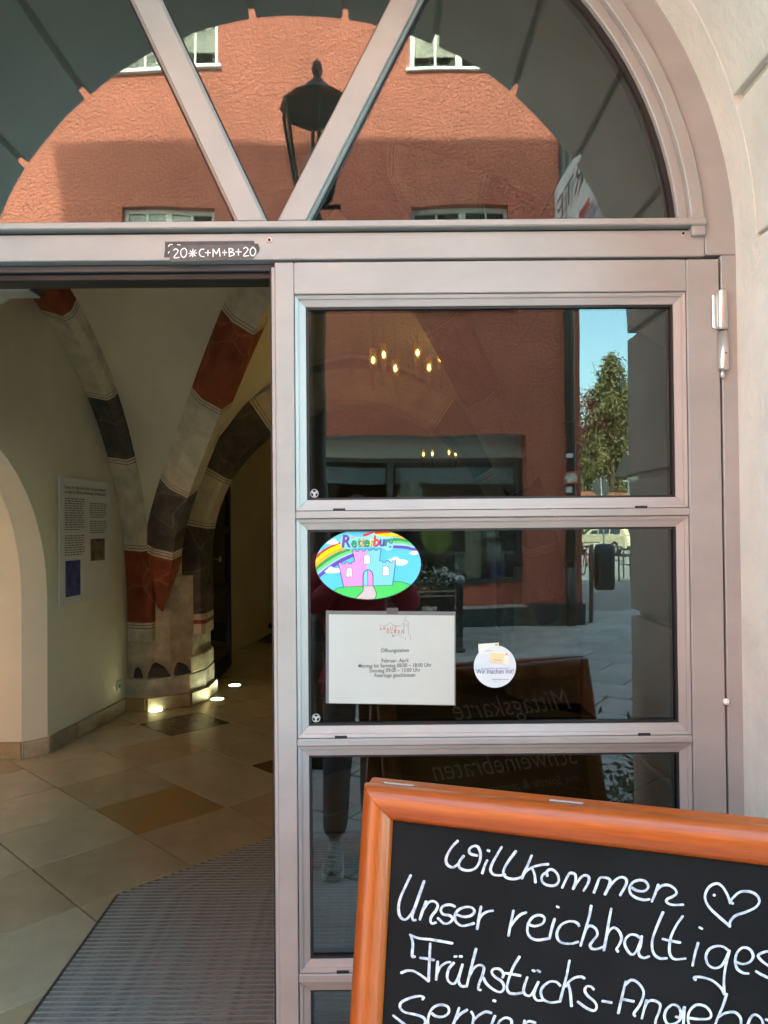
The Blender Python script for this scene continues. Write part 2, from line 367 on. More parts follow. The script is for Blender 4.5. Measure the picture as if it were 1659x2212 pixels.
for px, py in ((582, 519), (1475, 505)):
    p = at(px, py, YO); h = G().lathe([(0.006, 0), (0.006, 0.003), (0.0035, 0.003)], (0, 0, 0), 12, M=Matrix.Rotation(R(90), 4, 'X')); h.v = [(a + p.x, b + YO + 0.0005, c + p.z) for a, b, c in h.v]
    so = h.obj('screw_hole', STEEL, frm); G().lathe([(0.0034, 0), (0.0034, 0.0012)], (p.x, YO - 0.0026, p.z), 10, M=Matrix.Rotation(R(90), 4, 'X')).obj('hole', BLACK, so)
# the fanlight: two slanting bars, three panes
def bar_line(pa, pb):
    a, b = at(*pa), at(*pb); return Vector((a.x, a.z)), Vector((b.x, b.z))
fan = thing('fanlight', 'half-round fanlight with two slanting metal bars above the door', 'window', (CX, 0, Zs0))
CZ = Vector((CX, SPR)); RG = 0.978
def hitarc(a, b):
    d = (b - a).normalized(); f = a - CZ; B = f.dot(d); C = f.dot(f) - RG * RG; return a + d * (-B + math.sqrt(B * B - C))
bars = []
for pa, pb in (((548, 470), (316, 0)), ((632, 467), (883, 0))):
    a, b = bar_line(pa, pb); a.y = Zs0 + 0.004; e = hitarc(a, b); d = (e - a).normalized(); nn = Vector((-d.y, d.x)); a2 = a - d * 0.0
    bars.append((a, e, d, nn))
    for (wd, y0, y1, nm, mm) in ((0.0285, YO - 0.004, 0.03, 'glazing_bar', ALU), (0.034, YO + 0.012, 0.028, 'bar_bead', ALU2), (0.0385, -0.004, 0.026, 'bar_gasket', BLACK)):
        e2 = e + d * (0.01 if nm == 'glazing_bar' else 0.0)
        zl = Zs0 + 0.0065 if nm == 'glazing_bar' else Zs0 + 0.0072
        foot_ = lambda q: q + d * ((zl - q.y) / d.y)
        poly = [foot_(a2 - nn * wd), foot_(a2 + nn * wd), e2 + nn * wd, e2 - nn * wd]
        G().prism([(q.x, q.y) for q in poly], y0, y1).obj(nm, mm, fan, 0.002 if mm is not BLACK else 0)
def arcpts(p, q, n=22):
    a0 = math.atan2(p.y - CZ.y, p.x - CZ.x); a1 = math.atan2(q.y - CZ.y, q.x - CZ.x)
    return [(CZ.x + RG * math.cos(a0 + (a1 - a0) * i / n), CZ.y + RG * math.sin(a0 + (a1 - a0) * i / n)) for i in range(n + 1)]
zb = Zs0 - 0.002; half = math.sqrt(RG ** 2 - (zb - SPR) ** 2)
(la, le, _, _), (ra, re_, _, _) = bars
polys = [arcpts(Vector((CX + half, zb)), re_) + [(ra.x, zb)],
         arcpts(re_, le) + [(la.x, zb), (ra.x, zb)],
         arcpts(le, Vector((CX - half, zb))) + [(la.x, zb)]]
def sheet(poly, y, th=0.005):
    return G().prism(poly, y, y + th)
for i, poly in enumerate(polys):
    sheet(poly, 0.0).obj('pane', GLASSF, fan)
    me = sheet(poly, 0.0).mesh(); me.transform(Matrix.Translation((CX, 0.016, 2.7)) @ Matrix.Rotation(R((0.12, -0.16, 0.15)[i]), 4, 'X') @ Matrix.Rotation(R((0.2, 0.22, -0.18)[i]), 4, 'Z') @ Matrix.Translation((-CX, 0, -2.7)))
    link('inner_pane', me, GLASSI, fan)

# the leaf
def make_leaf(name, label, x0, x1, mirror=False):
    leaf = thing(name, label, 'door', ((x0 + x1) / 2, 0, 0))
    yi = 0.04
    L = [2.117, 1.609, 1.083, 0.545, 0.10]        # heights where rails run (centre), top rail ends at first value
    panes = [(2.106, 1.655), (1.586, 1.131), (1.063, 0.595), (0.524, 0.11)]
    gx0, gx1 = x0 + 0.078, x1 - 0.101
    bead = 0.026
    bx('stile', x0 + 0.008, gx0 - bead, YO, yi, DB, ZT, ALU, leaf, 0.0018)
    bx('stile', gx1 + bead, x1, YO, yi, DB, ZT, ALU, leaf, 0.0018)
    bx('meeting_strip', x0, x0 + 0.0095, YO + 0.004, yi + 0.01, DB, ZT - 0.01, ALU2, leaf, 0.001)
    bx('edge_seal', x0 - 0.005, x0 + 0.0005, YO + 0.012, yi + 0.012, DB, ZT - 0.01, BLACK, leaf)
    tops = [ZT] + [panes[i][1] - bead for i in range(3)] + [panes[3][1] - bead]
    bots = [panes[i][0] + bead for i in range(4)] + [DB]
    for k, (t, b) in enumerate(zip(tops, bots)):
        if k == 0: t -= 0.0
        bx('rail', gx0 - bead + 0.0006, gx1 + bead - 0.0006, YO + 0.0004, yi, b, t, ALU, leaf, 0.0018)
    for (zt, zb_) in panes:
        # two stepped glazing beads round every pane, mitred
        for (o0, o1, y0, y1, mm, nm) in ((bead - 0.0015, 0.016, YO + 0.005, 0.03, ALU2, 'glazing_bead'), (0.0165, 0.0, YO + 0.011, 0.03, ALU2, 'inner_bead'), (0.0005, -0.005, -0.008, 0.028, BLACK, 'gasket')):
            g = G(); A = (gx0 - o0, zb_ - o0, gx1 + o0, zt + o0); B_ = (gx0 - o1, zb_ - o1, gx1 + o1, zt + o1)
            oc = [(A[0], A[1]), (A[2], A[1]), (A[2], A[3]), (A[0], A[3])]; ic = [(B_[0], B_[1]), (B_[2], B_[1]), (B_[2], B_[3]), (B_[0], B_[3])]
            dy = 0.003 if nm == 'glazing_bead' else (0.006 if nm == 'inner_bead' else 0)
            for i in range(4):
                j = (i + 1) % 4
                V = [(*oc[i], 0), (*oc[j], 0), (*ic[j], 1), (*ic[i], 1)]
                vv = [(x, y0 + dy * fl, z) for x, z, fl in V] + [(x, y1, z) for x, z, fl in V]
                g.add(vv, [(0, 1, 2, 3), (7, 6, 5, 4), (0, 4, 5, 1), (1, 5, 6, 2), (2, 6, 7, 3), (3, 7, 4, 0)])
            g.obj(nm, mm, leaf, 0.0006 if mm is not BLACK else 0)
        for sx in (gx0 + 0.075, gx1 - 0.085):
            bx('drain_slot', sx - 0.014, sx + 0.014, YO + 0.0036, YO + 0.008, zb_ - bead - 0.003, zb_ - bead + 0.006, BLACK, leaf)
        bx('pane', gx0 - 0.004, gx1 + 0.004, 0.0, 0.006, zb_ - 0.004, zt + 0.004, GLASS, leaf)
    # small maker's discs etched in the lower corner of the glass
    for zb_ in (1.655, 1.131):
        d = G(); p = (gx0 + 0.016, -0.0012, zb_ + 0.016)
        for r0, r1 in ((0.0085, 0.0098), (0.0, 0.0035)):
            d.add(*ringsolid(max(r0, 0.0002), r1, 0, 2 * math.pi, p[1], p[1] + 0.001, 20, p[0], p[2]))
        for k in range(3): d.add(*ringsolid(0.0042, 0.0075, k * 2.094, k * 2.094 + 1.0, p[1], p[1] + 0.001, 5, p[0], p[2]))
        d.obj('glass_mark', mat('etched_mark', (0.5, 0.5, 0.5), 0.6), leaf)
    return leaf
right_leaf = make_leaf('door_leaf', 'closed right door leaf with four large dark reflecting panes', DX0, DX1)
# hinge
hp = at(1557, 715, YO)
hg = G()
hg.lathe([(0.0, -0.0), (0.0115, 0.0), (0.0125, 0.004), (0.0125, 0.088), (0.0115, 0.09), (0, 0.09)], (hp.x, YO - 0.006, hp.z + 0.002), 18)
hinge = thing('hinge', 'steel barrel hinge on the right edge of the closed door leaf', 'hinge', (hp.x, YO, hp.z - 0.09))
hg.obj('upper_knuckle', STEEL, hinge, 0, True)
G().lathe([(0.0, 0.0), (0.0115, 0.0), (0.0122, 0.004), (0.0122, 0.088), (0.0, 0.088)], (hp.x + 0.002, YO - 0.006, hp.z - 0.092), 18).obj('lower_knuckle', STEEL, hinge, 0, True)
bx('hinge_plate', hp.x - 0.021, hp.x - 0.008, YO - 0.008, YO - 0.0003, hp.z + 0.004, hp.z + 0.084, STEEL, hinge, 0.003)
G().lathe([(0.0, 0.0), (0.005, 0.0), (0.006, -0.012), (0.003, -0.02), (0, -0.02)], (hp.x, YO - 0.006, hp.z - 0.092), 10).obj('hinge_pin', STEEL, hinge, 0, True)
G().lathe([(0.0018, 0), (0.0018, 0.001)], (hp.x + 0.003, YO - 0.0187, hp.z - 0.055), 8, M=Matrix.Rotation(R(90), 4, 'X')).obj('grub_screw', BLACK, hinge)
p = at(1567, 1515, YO)
G().lathe([(0, -0.008), (0.006, -0.006), (0.0085, 0), (0.006, 0.006), (0, 0.008)], (p.x, YO - 0.004, p.z), 10).obj('paint_blob', mat('white_caulk', (0.8, 0.8, 0.78), 0.6, bump=(300, 0.6, 0.003)), frm, 0, True)
# the left leaf stands open outwards against the jamb
left_leaf = make_leaf('door_leaf', 'left door leaf swung open outwards against the jamb', DX0, DX1)
left_leaf.matrix_world = Matrix.Translation((CX - 1.035, -0.035, 0)) @ Matrix.Rotation(R(92), 4, 'Z') @ Matrix.Translation((-(DX1), 0, 0)) @ Matrix.Translation(((DX0 + DX1) / 2, 0, 0))
# ================================================================== the vaulted passage inside
def xw(y): return -2.37 + 0.118 * (y - 3.64)      # the left wall runs slightly askew
YBK = 11.0                                         # end of the passage
# floor: a dark bed with stone tiles laid diagonally
floor = structure(bx('passage_floor', -4.2, 3.2, 0.02, YBK + 0.2, -0.12, -0.018, mat('tile_joint', (0.06, 0.05, 0.04), 0.8)))
TILE = [mat('sandstone_tile_%s' % k, c, 0.22, var=(2.4, 0.22), bump=(18, 0.03, 0.002)) for k, c in
        (('pale', (0.66, 0.585, 0.42)), ('olive', (0.61, 0.55, 0.40)), ('ochre', (0.62, 0.52, 0.34)), ('brown', (0.55, 0.46, 0.31)), ('grey', (0.58, 0.54, 0.42)))]
TILE.append(mat('sandstone_tile_rust', (0.44, 0.25, 0.08), 0.22, var=(3.2, 0.4), col2=(0.36, 0.30, 0.17)))
TILE.append(mat('sandstone_tile_dark', (0.17, 0.125, 0.085), 0.22, var=(2.4, 0.3)))
ta, tb = 0.515, 0.537
tme = []
for m in TILE:
    me = G().box(0.0038, ta - 0.0038, 0.0038, tb - 0.0038, -0.019, 0).mesh(0.0012); me.materials.append(m); tme.append(me)
o0 = atf(298, 1803); c45 = math.sqrt(0.5)
ang = math.atan2(-c45, c45)                        # along: away to the left ... towards the door
MATP = [(-1.155, 0.04), (-1.155, 1.54), (-0.50, 2.20), (-0.02, 2.20), (0.63, 1.54), (0.63, 0.04)]
U = Vector((c45, -c45)); Vv = Vector((c45, c45))
for i in range(-26, 18):
    for j in range(-14, 24):
        c = Vector((o0.x, o0.y)) + U * (i * ta) + Vv * (j * tb); m_ = c + U * ta / 2 + Vv * tb / 2
        if not (-0.2 < m_.y < 8.6 and -2.95 < m_.x < 1.75): continue
        if m_.y < 0.9 and -0.85 < m_.x < 0.35: continue
        k = random.choice((0, 0, 1, 1, 2, 3, 4))
        if (i, j) == (0 - 1, 0): k = 5             # the rust coloured tile by the mat
        if (i, j) in ((-1, 2), (-4, 2), (0, 1)): k = 6 if (i, j) != (0, 1) else 3
        o = bpy.data.objects.new('floor_tile', tme[k]); COL.objects.link(o); o.parent = floor
        o.location = (c.x, c.y, random.uniform(-0.0004, 0.0004)); o.rotation_euler = (0, 0, ang)
# ribbed entrance mat
mt = thing('entrance_mat', 'grey ribbed entrance mat with metal strips inside the open door', 'mat', (CX, 1.1, 0))
G().add([(x, y, 0.002) for x, y in MATP] + [(x, y, -0.01) for x, y in MATP], [tuple(range(5, -1, -1))] + [(i, (i + 1) % 6, (i + 1) % 6 + 6, i + 6) for i in range(6)]).obj('mat_base', mat('mat_base', (0.035, 0.033, 0.032), 0.9), mt)
for a, b in zip(MATP[:-1], MATP[1:]):
    a, b = Vector(a), Vector(b); d = (b - a).normalized(); n_ = Vector((-d.y, d.x)) * 0.007
    G().add([(*(a - n_), -0.005), (*(b - n_), -0.005), (*(b + n_), -0.005), (*(a + n_), -0.005), (*(a - n_), 0.006), (*(b - n_), 0.006), (*(b + n_), 0.006), (*(a + n_), 0.006)],
            [(3, 2, 1, 0), (4, 5, 6, 7), (0, 1, 5, 4), (1, 2, 6, 5), (2, 3, 7, 6), (3, 0, 4, 7)]).obj('mat_edge', mat('mat_edge', (0.10, 0.095, 0.085), 0.5, 0.4), mt)
CARP = mat('mat_carpet', (0.42, 0.41, 0.41), 0.95, var=(60, 0.45), bump=(500, 0.8, 0.004))
MALU = mat('mat_metal', (0.68, 0.67, 0.64), 0.35, 0.6)
cme = G().box(-0.5, 0.5, -0.0098, 0.0098, 0, 0.0075).mesh(); cme.materials.append(CARP)
ame = G().box(-0.5, 0.5, -0.0028, 0.0028, 0, 0.0095).mesh(); ame.materials.append(MALU)
y = 0.06; pitch = 0.0278
while y < 2.17:
    if y < 1.54: xa, xb = -1.148, 0.623
    else:
        t = (y - 1.54) / 0.66; xa = -1.148 + 0.65 * t; xb = 0.623 - 0.65 * t
    for me, nm, yy in ((cme, 'carpet_strip', y), (ame, 'metal_strip', y + pitch / 2)):
        o = bpy.data.objects.new(nm, me); COL.objects.link(o); _parent(o, mt)
        o.location = ((xa + xb) / 2, yy, 0.0); o.scale = (xb - xa, 1, 1)
    y += pitch

# left wall with its arched niche
NY, NR, NS = 2.455, 1.186, 1.10
V, Fc = archwall(None, 0.02, YBK, NS, NR, NY, 4.6, lambda u, z: (xw(u), u, z), -0.02)
structure(link('wall_left', fixn(mesh(V, Fc)), INWALL))
prof = [(NY + NR, -0.02)] + [(NY + NR * math.cos(math.pi * i / 24), NS + NR * math.sin(math.pi * i / 24)) for i in range(25)] + [(NY - NR, -0.02)]
V = []; Fc = []
for (u, z) in prof: V += [(xw(u), u, z), (xw(u) - 0.13, u - 0.11 * (u - NY) / NR, z - (0.10 if z > NS else 0) * 0), (-2.86, u - 0.11 * (u - NY) / NR, z)]
for i in range(len(prof) - 1):
    for j in range(2): Fc.append((3 * i + j, 3 * i + j + 1, 3 * i + 4 + j, 3 * i + 3 + j))
structure(link('niche_wall', mesh(V, Fc), INWALL))
# unseen side room, added so window light reaches the passage through the arch
SRW = mat('added_room_plaster', (0.82, 0.80, 0.72), 0.85)
V, Fc = archwall(None, -0.6, 5.0, NS, NR - 0.11, NY, 3.1, lambda u, z: (-2.86, u, z), -0.02)
structure(link('added_room_wall', fixn(mesh(V, Fc)), SRW))
g = G().add([(-5.2, -0.6, -.01), (-2.86, -0.6, -.01), (-2.86, 5, -.01), (-5.2, 5, -.01)], [(0, 1, 2, 3)]); structure(g.obj('added_room_floor', mat('added_room_tiles', (0.6, 0.54, 0.40), 0.4)))
g = G().add([(-5.2, -0.6, 3.1), (-2.86, -0.6, 3.1), (-2.86, 5, 3.1), (-5.2, 5, 3.1)], [(0, 1, 2, 3)]); structure(g.obj('added_room_ceiling', SRW))
g = G().add([(-5.2, -0.6, 0), (-5.2, 5, 0), (-5.2, 5, 3.1), (-5.2, -0.6, 3.1)], [(0, 1, 2, 3)]).add([(-5.2, 5, 0), (-2.86, 5, 0), (-2.86, 5, 3.1), (-5.2, 5, 3.1)], [(0, 1, 2, 3)]); structure(g.obj('added_room_wall', SRW))
# front wall inside, right wall, end walls, ceiling
V, Fc = archwall(None, -2.86, 3.2, SPR, 1.10, CX, 4.6, lambda u, z: (u, 0.055, z), -0.02)
structure(link('wall_front', fixn(mesh(V, Fc)), INWALL))
XR = 1.74
structure(bx('wall_right', XR, XR + 0.1, 0.05, YBK, -0.02, 4.6, INWALL))
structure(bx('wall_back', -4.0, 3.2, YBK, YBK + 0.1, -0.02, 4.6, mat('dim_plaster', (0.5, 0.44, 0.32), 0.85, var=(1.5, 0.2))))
structure(bx('ceiling', -4.0, 3.2, 0.05, YBK, 4.55, 4.65, INWALL))
# skirting stones
SK = [mat('skirting_stone_%d' % i, c, 0.5, var=(6, 0.35)) for i, c in enumerate(((0.44, 0.36, 0.22), (0.50, 0.43, 0.30), (0.33, 0.27, 0.20), (0.46, 0.34, 0.18)))]
sk = thing('skirting', 'row of sandstone skirting stones along the left passage wall', 'skirting', (-2.35, 4, 0))
def stonestrip(pa, pb, m, h=0.10, th=0.022):
    a, b = Vector(pa), Vector(pb); d = (b - a).normalized(); n_ = Vector((d.y, -d.x)) * th
    g = G(); q = [a, b, b + n_, a + n_]
    g.add([(p.x, p.y, 0.0005) for p in q] + [(p.x, p.y, h) for p in q], [(3, 2, 1, 0), (4, 5, 6, 7), (0, 1, 5, 4), (1, 2, 6, 5), (2, 3, 7, 6), (3, 0, 4, 7)])
    g.obj('skirting_stone', m, sk, 0.002)
ys = [3.66, 4.02, 4.30, 4.62, 4.9]
for i in range(4): stonestrip((xw(ys[i]) + 0.002, ys[i] + 0.003), (xw(ys[i + 1]) + 0.002, ys[i + 1]), SK[(2, 1, 3, 0)[i]], 0.115)
stonestrip((xw(3.64) - 0.12, 3.527), (xw(3.64) + 0.004, 3.64), SK[1], 0.115)
stonestrip((xw(3.64) - 0.55, 3.527), (xw(3.64) - 0.125, 3.524), SK[0], 0.115)

# ---- rib curves
BC = Vector((CX, 2.60))
def interp(tab, x):
    for (a, za), (b, zb_) in zip(tab[:-1], tab[1:]):
        if x <= b: return za + (zb_ - za) * (x - a) / (b - a)
    return tab[-1][1]
def smooth(tab, x):                                # cubic through the table
    P = [Vector((a, b)) for a, b in tab]; q = [P[0] * 2 - P[1]] + P + [P[-1] * 2 - P[-2]]
    for i in range(1, len(q) - 2):
        a, b = q[i].x, q[i + 1].x
        if x <= b or i == len(q) - 3:
            t = (x - a) / (b - a); m0 = (q[i + 1].y - q[i - 1].y) / (q[i + 1].x - q[i - 1].x) * (b - a); m1 = (q[i + 2].y - q[i].y) / (q[i + 2].x - q[i].x) * (b - a)
            return (2 * t**3 - 3 * t**2 + 1) * q[i].y + (t**3 - 2 * t**2 + t) * m0 + (-2 * t**3 + 3 * t**2) * q[i + 1].y + (t**3 - t**2) * m1
CT = [(-0.05, 0.4), (0.0, 0.75), (0.045, 1.2), (0.105, 1.62), (0.33, 2.30), (0.60, 3.0), (0.8, 3.40), (1.0, 3.62)]
P0 = Vector((-1.98, 5.0))
def cC(t): p = P0.lerp(BC, t); return Vector((p.x, p.y, smooth(CT, t)))
def cB(t):
    if t < 0.08: return Vector((xw(4.91), 4.91, 0.60 + 0.29 * t / 0.08))
    a = (t - 0.08) / 0.92 * math.pi / 2; y_ = 2.34 + 2.57 * math.cos(a); return Vector((xw(y_), y_, 0.89 + 2.57 * math.sin(a)))
TR = [(0, 1.54), (45, 1.60), (70, 1.74), (90, 1.80)]
def cT(t):
    if t < 0.15: return Vector((-1.80, 5.12, 0.6 + 0.7 * t / 0.15))
    a = 90 * (t - 0.15) / 0.85; r = interp(TR, a); return Vector((CX - r * math.cos(R(a)), 5.12, 1.3 + r * math.sin(R(a))))
def cF(t):
    a = t * math.pi / 2; return Vector((CX - 2.10 * math.cos(a), 0.10, 0.9 + 2.72 * math.sin(a)))
def cC2(t): p = Vector((-2.42, 0.10)).lerp(BC, t); return Vector((p.x, p.y, smooth(CT, t)))
def cB2(t):
    a = t * math.pi / 2; y_ = 2.34 - 2.30 * math.cos(a); return Vector((xw(y_), y_, 0.89 + 2.57 * math.sin(a)))
def mx(p): return Vector((2 * CX - p.x, p.y, p.z))
def web(fa, fb, mirror=False, n=26, m=10, t0=0.0):
    V = []; Fc = []
    for i in range(n + 1):
        t = t0 + (1 - t0) * i / n; a, b = fa(t), fb(t)
        for j in range(m + 1):
            p = a.lerp(b, j / m); p.z += 0.10 * math.sin(math.pi * j / m) * t + 0.03
            V.append(mx(p) if mirror else p)
    for i in range(n):
        for j in range(m): k = i * (m + 1) + j; Fc.append((k, k + 1, k + m + 2, k + m + 1))
    return mesh(V, Fc)
vault = thing('ribbed_vault', 'cream ribbed vault over the passage behind the door', 'vault', (CX, 2.6, 3.6))
for mi_ in (False, True):
    for fa, fb in ((cC, cB), (cC, cT), (cC2, cB2), (cC2, cF)):
        link('vault_web', web(fa, fb, mi_), INWALL, vault, True)
G().add([(-4, 5.12, 1.2), (XR, 5.12, 1.2), (XR, 5.12, 4.5), (-4, 5.12, 4.5)], [(0, 1, 2, 3)]) if False else None
# wall above the transverse arch
V = []; Fc = []
for i in range(41):
    t = i / 40; p = cT(0.15 + 0.85 * (t * 2 if t <= 0.5 else 2 - 2 * t)); p = p if t <= 0.5 else mx(p)
    V += [Vector((p.x, 5.16, p.z)), Vector((p.x, 5.16, 4.55))]
for i in range(40): Fc.append((2 * i, 2 * i + 2, 2 * i + 3, 2 * i + 1))
link('arch_wall', mesh(V, Fc), INWALL, vault)

def sweep(name, fn, prof, segs, parent, up, t0=0.0, t1=1.0, n=60, mirror=False, mats=None, taper=0.0):
    """prof: list of (side, depth) points across the rib; segs: (t_end, material index) along it"""
    ts = sorted(set([t0 + (t1 - t0) * i / n for i in range(n + 1)] + [s[0] for s in segs if t0 < s[0] < t1]))
    V = []; Fc = []; MI = []; k = len(prof)
    for t in ts:
        p = fn(t); d = (fn(min(t + 0.004, 1.0)) - fn(max(t - 0.004, 0.0))).normalized()
        side = up(t) if callable(up) else Vector(up)
        side = (side - d * side.dot(d)).normalized(); dep = d.cross(side)
        if dep.z > 0 and t > 0.25: dep = -dep
        if t <= 0.25:
            ref = fn(0.3); d3 = (fn(0.304) - fn(0.296)).normalized(); s3 = up(0.3) if callable(up) else Vector(up); s3 = (s3 - d3 * s3.dot(d3)).normalized(); r3 = d3.cross(s3)
            if r3.z > 0: r3 = -r3
            if dep.dot(r3) < 0: dep = -dep
        for (s_, q) in prof:
            kt = min(1.0, max(0.04, t / taper)) if taper else 1.0
            v = p + side * s_ * kt + dep * (q * kt + (0.04 * (1 - kt) if taper else 0)); V.append(mx(v) if mirror else v)
    for i in range(len(ts) - 1):
        tm = (ts[i] + ts[i + 1]) / 2; mi = next((m for e, m in segs if tm <= e), segs[-1][1])
        for j in range(k - 1):
            Fc.append((i * k + j, i * k + j + 1, (i + 1) * k + j + 1, (i + 1) * k + j))
            edge = (j in (0, k - 2)) and mats is not None
            MI.append(4 if edge and mi != 3 else mi)
    return link(name, mesh(V, Fc, MI), mats or [RIBPALE, RIBGREY, RIBRED, LINERED, LINEDARK], parent)
def bands(cuts, fn):
    """cuts: (t, paint below) -> segments with double lines and pale bands at every change of paint"""
    out = []
    for i, (t, m) in enumerate(cuts):
        if i == len(cuts) - 1: out.append((t, m)); break
        b = 0.022 / max(0.3, (fn(min(1, t + 0.01)) - fn(max(0, t - 0.01))).length / 0.02)
        out += [(t - 1.6 * b, m), (t - 0.75 * b, 0), (t - 0.5 * b, 4), (t + 0.45 * b, 0), (t + 0.7 * b, 3), (t + 1.6 * b, 0)]
    return out
pier = thing('painted_pier', 'painted stone pier with grey and red marbled ribs', 'pier', (-1.95, 5.1, 0))
wprof = [(-0.115, 0.0), (-0.107, 0.005), (0.02, 0.10), (0.085, 0.10), (0.107, 0.035), (0.115, 0.0)]
# wall rib (side axis points across the passage)
segB = bands([(0.035, 0), (0.204, 2), (0.382, 0), (0.526, 1), (0.70, 0), (0.853, 2), (1.0, 0)], cB)
sweep('wall_rib', lambda t: (cB(t * 1.0) + Vector((0.10, 0, 0))), [(-0.10, 0.02), (-0.095, 0.035), (0.08, 0.11), (0.13, 0.07), (0.145, -0.02), (0.15, -0.08)], segB, pier, (1, 0, 0), 0.0, 1.0)
segC = bands([(0.068, 2), (0.205, 1), (0.42, 0), (0.62, 2), (0.80, 0), (1.0, 1)], cC)
dirC = Vector((P0.y - BC.y, BC.x - P0.x, 0)).normalized()
cprof = [(-0.165, -0.08), (-0.16, -0.05), (-0.125, 0.05), (0.0, 0.16), (0.125, 0.05), (0.16, -0.05), (0.165, -0.08)]
sweep('diagonal_rib', cC, cprof, segC, pier, dirC, 0.0, 1.0, n=90, taper=0.05)
# transverse arch between the bays: broad front, deep soffit
def cTm(t):
    if t < 0.15: return Vector((-1.70, 5.30, 0.62 + 0.68 * t / 0.15))
    a = 90 * (t - 0.15) / 0.85; r = 1.44 + 0.04 * a / 90; return Vector((CX - r * math.cos(R(a)), 5.30, 1.3 + r * math.sin(R(a))))
segT = bands([(0.10, 1), (0.27, 1), (0.44, 0), (0.70, 1), (1.0, 0)], cTm)
tprof = [(-0.20, -0.22), (-0.195, -0.2), (-0.195, 0.07), (-0.15, 0.105), (0.15, 0.105), (0.195, 0.07), (0.2, -0.22)]
sweep('transverse_rib', cTm, tprof, [(0.02, 0), (0.028, 3), (0.04, 0), (0.185, 1)] + segT[6:], pier, (0, 1, 0), 0.0, 1.0)
# springers and shaft of the pier
shaft = [(-2.24, 4.90), (-2.06, 4.875), (-1.86, 4.94), (-1.70, 5.10), (-1.66, 5.28), (-1.66, 5.62), (-2.3, 5.62)]
def column(poly, z0, z1, poly2=None):
    n = len(poly); p2 = poly2 or poly
    return G().add([(x, y, z0) for x, y in poly] + [(x, y, z1) for x, y in p2], [tuple(range(n)), tuple(range(2 * n - 1, n - 1, -1))] + [(i, (i + 1) % n, (i + 1) % n + n, i + n) for i in range(n)])
column(shaft, 0.25, 1.15, shaft).obj('shaft', STONE, pier, 0.006)
def grow(poly, k): c = Vector((-2.0, 5.3)); return [tuple(c + (Vector(p) - c) * k) for p in poly]
base = [(-2.25, 4.86), (-2.04, 4.835), (-1.72, 5.03), (-1.63, 5.26), (-1.63, 5.64), (-2.3, 5.64)]
column([(-1.715, 5.035), (-1.632, 5.262), (-1.632, 5.635), (-1.80, 5.635), (-1.80, 5.15)], 0.27, 0.44).obj('corner_block', MATS['base_stone'] if 'base_stone' in MATS else STONE, pier, 0.02)
column(base, 0.10, 0.28, base).obj('base_block', mat('base_stone', (0.68, 0.63, 0.50), 0.85, var=(5, 0.6), col2=(0.33, 0.34, 0.35), bump=(18, 0.6, 0.012)), pier, 0.012)
STUB = mat('stub_stone', (0.10, 0.092, 0.09), 0.9, var=(8, 0.4), bump=(30, 0.8, 0.01))
for cx_, cy_, an_, wd_, ht_ in ((-2.115, 4.875, 0.0, 0.08, 0.10), (-1.945, 4.895, 0.35, 0.20, 0.135), (-1.775, 5.005, 0.8, 0.17, 0.12)):
    M = Matrix.Translation((cx_, cy_, 0.281)) @ Matrix.Rotation(an_, 4, 'Z'); pr_ = [(-0.5, 0), (-0.47, 0.35), (-0.33, 0.78), (-0.18, 0.92), (0.02, 0.80), (0.22, 0.62), (0.36, 0.28), (0.52, 0)]
    n_ = len(pr_); G().add([M @ Vector((u * wd_, -0.03, v * ht_)) for u, v in pr_] + [M @ Vector((u * wd_ * 0.8, 0.05, v * ht_ * 1.05)) for u, v in pr_], [tuple(range(n_)), tuple(range(2 * n_ - 1, n_ - 1, -1))] + [(i, i + n_, (i + 1) % n_ + n_, (i + 1) % n_) for i in range(n_)]).obj('stone_stub', STUB, pier, 0.006)
bs = [Vector(p) for p in base[:5]]
for a, b, m in zip(bs[:-1], bs[1:], (SK[3], SK[1], SK[0], SK[2])):
    d = (b - a).normalized(); n_ = Vector((d.y, -d.x)) * 0.03
    q = [a, b, b + n_, a + n_]
    G().add([(p.x, p.y, 0.0005) for p in q] + [(p.x, p.y, 0.115) for p in q], [(3, 2, 1, 0), (4, 5, 6, 7), (0, 1, 5, 4), (1, 2, 6, 5), (2, 3, 7, 6), (3, 0, 4, 7)]).obj('plinth_stone', m, pier, 0.003)
# the other ribs of the bay
for nm, fn, side, segs, mir_, pr in (('diagonal_rib', cC, dirC, segC, True, cprof), ('diagonal_rib', cC2, Vector((BC.y - 0.1, -(BC.x + 2.42), 0)).normalized(), [(1.0, 0)], False, [(a_ * 0.6, b_ * 0.6) for a_, b_ in cprof]),
                                ('diagonal_rib', cC2, Vector((BC.y - 0.1, -(BC.x + 2.42), 0)).normalized(), segC, True, cprof)):
    sweep(nm, fn, pr, segs, vault, side, 0.0, 1.0, mirror=mir_)
sweep('transverse_rib', cTm, tprof, segT, vault, (0, 1, 0), 0.0, 1.0, mirror=True)
# right hand pier
rp = thing('stone_pier', 'plain dim stone pier on the right of the passage', 'pier', (1.4, 5.1, 0))
column([(2 * CX - x, y) for x, y in shaft], 0.02, 1.2).obj('shaft', STONE, rp, 0.006)

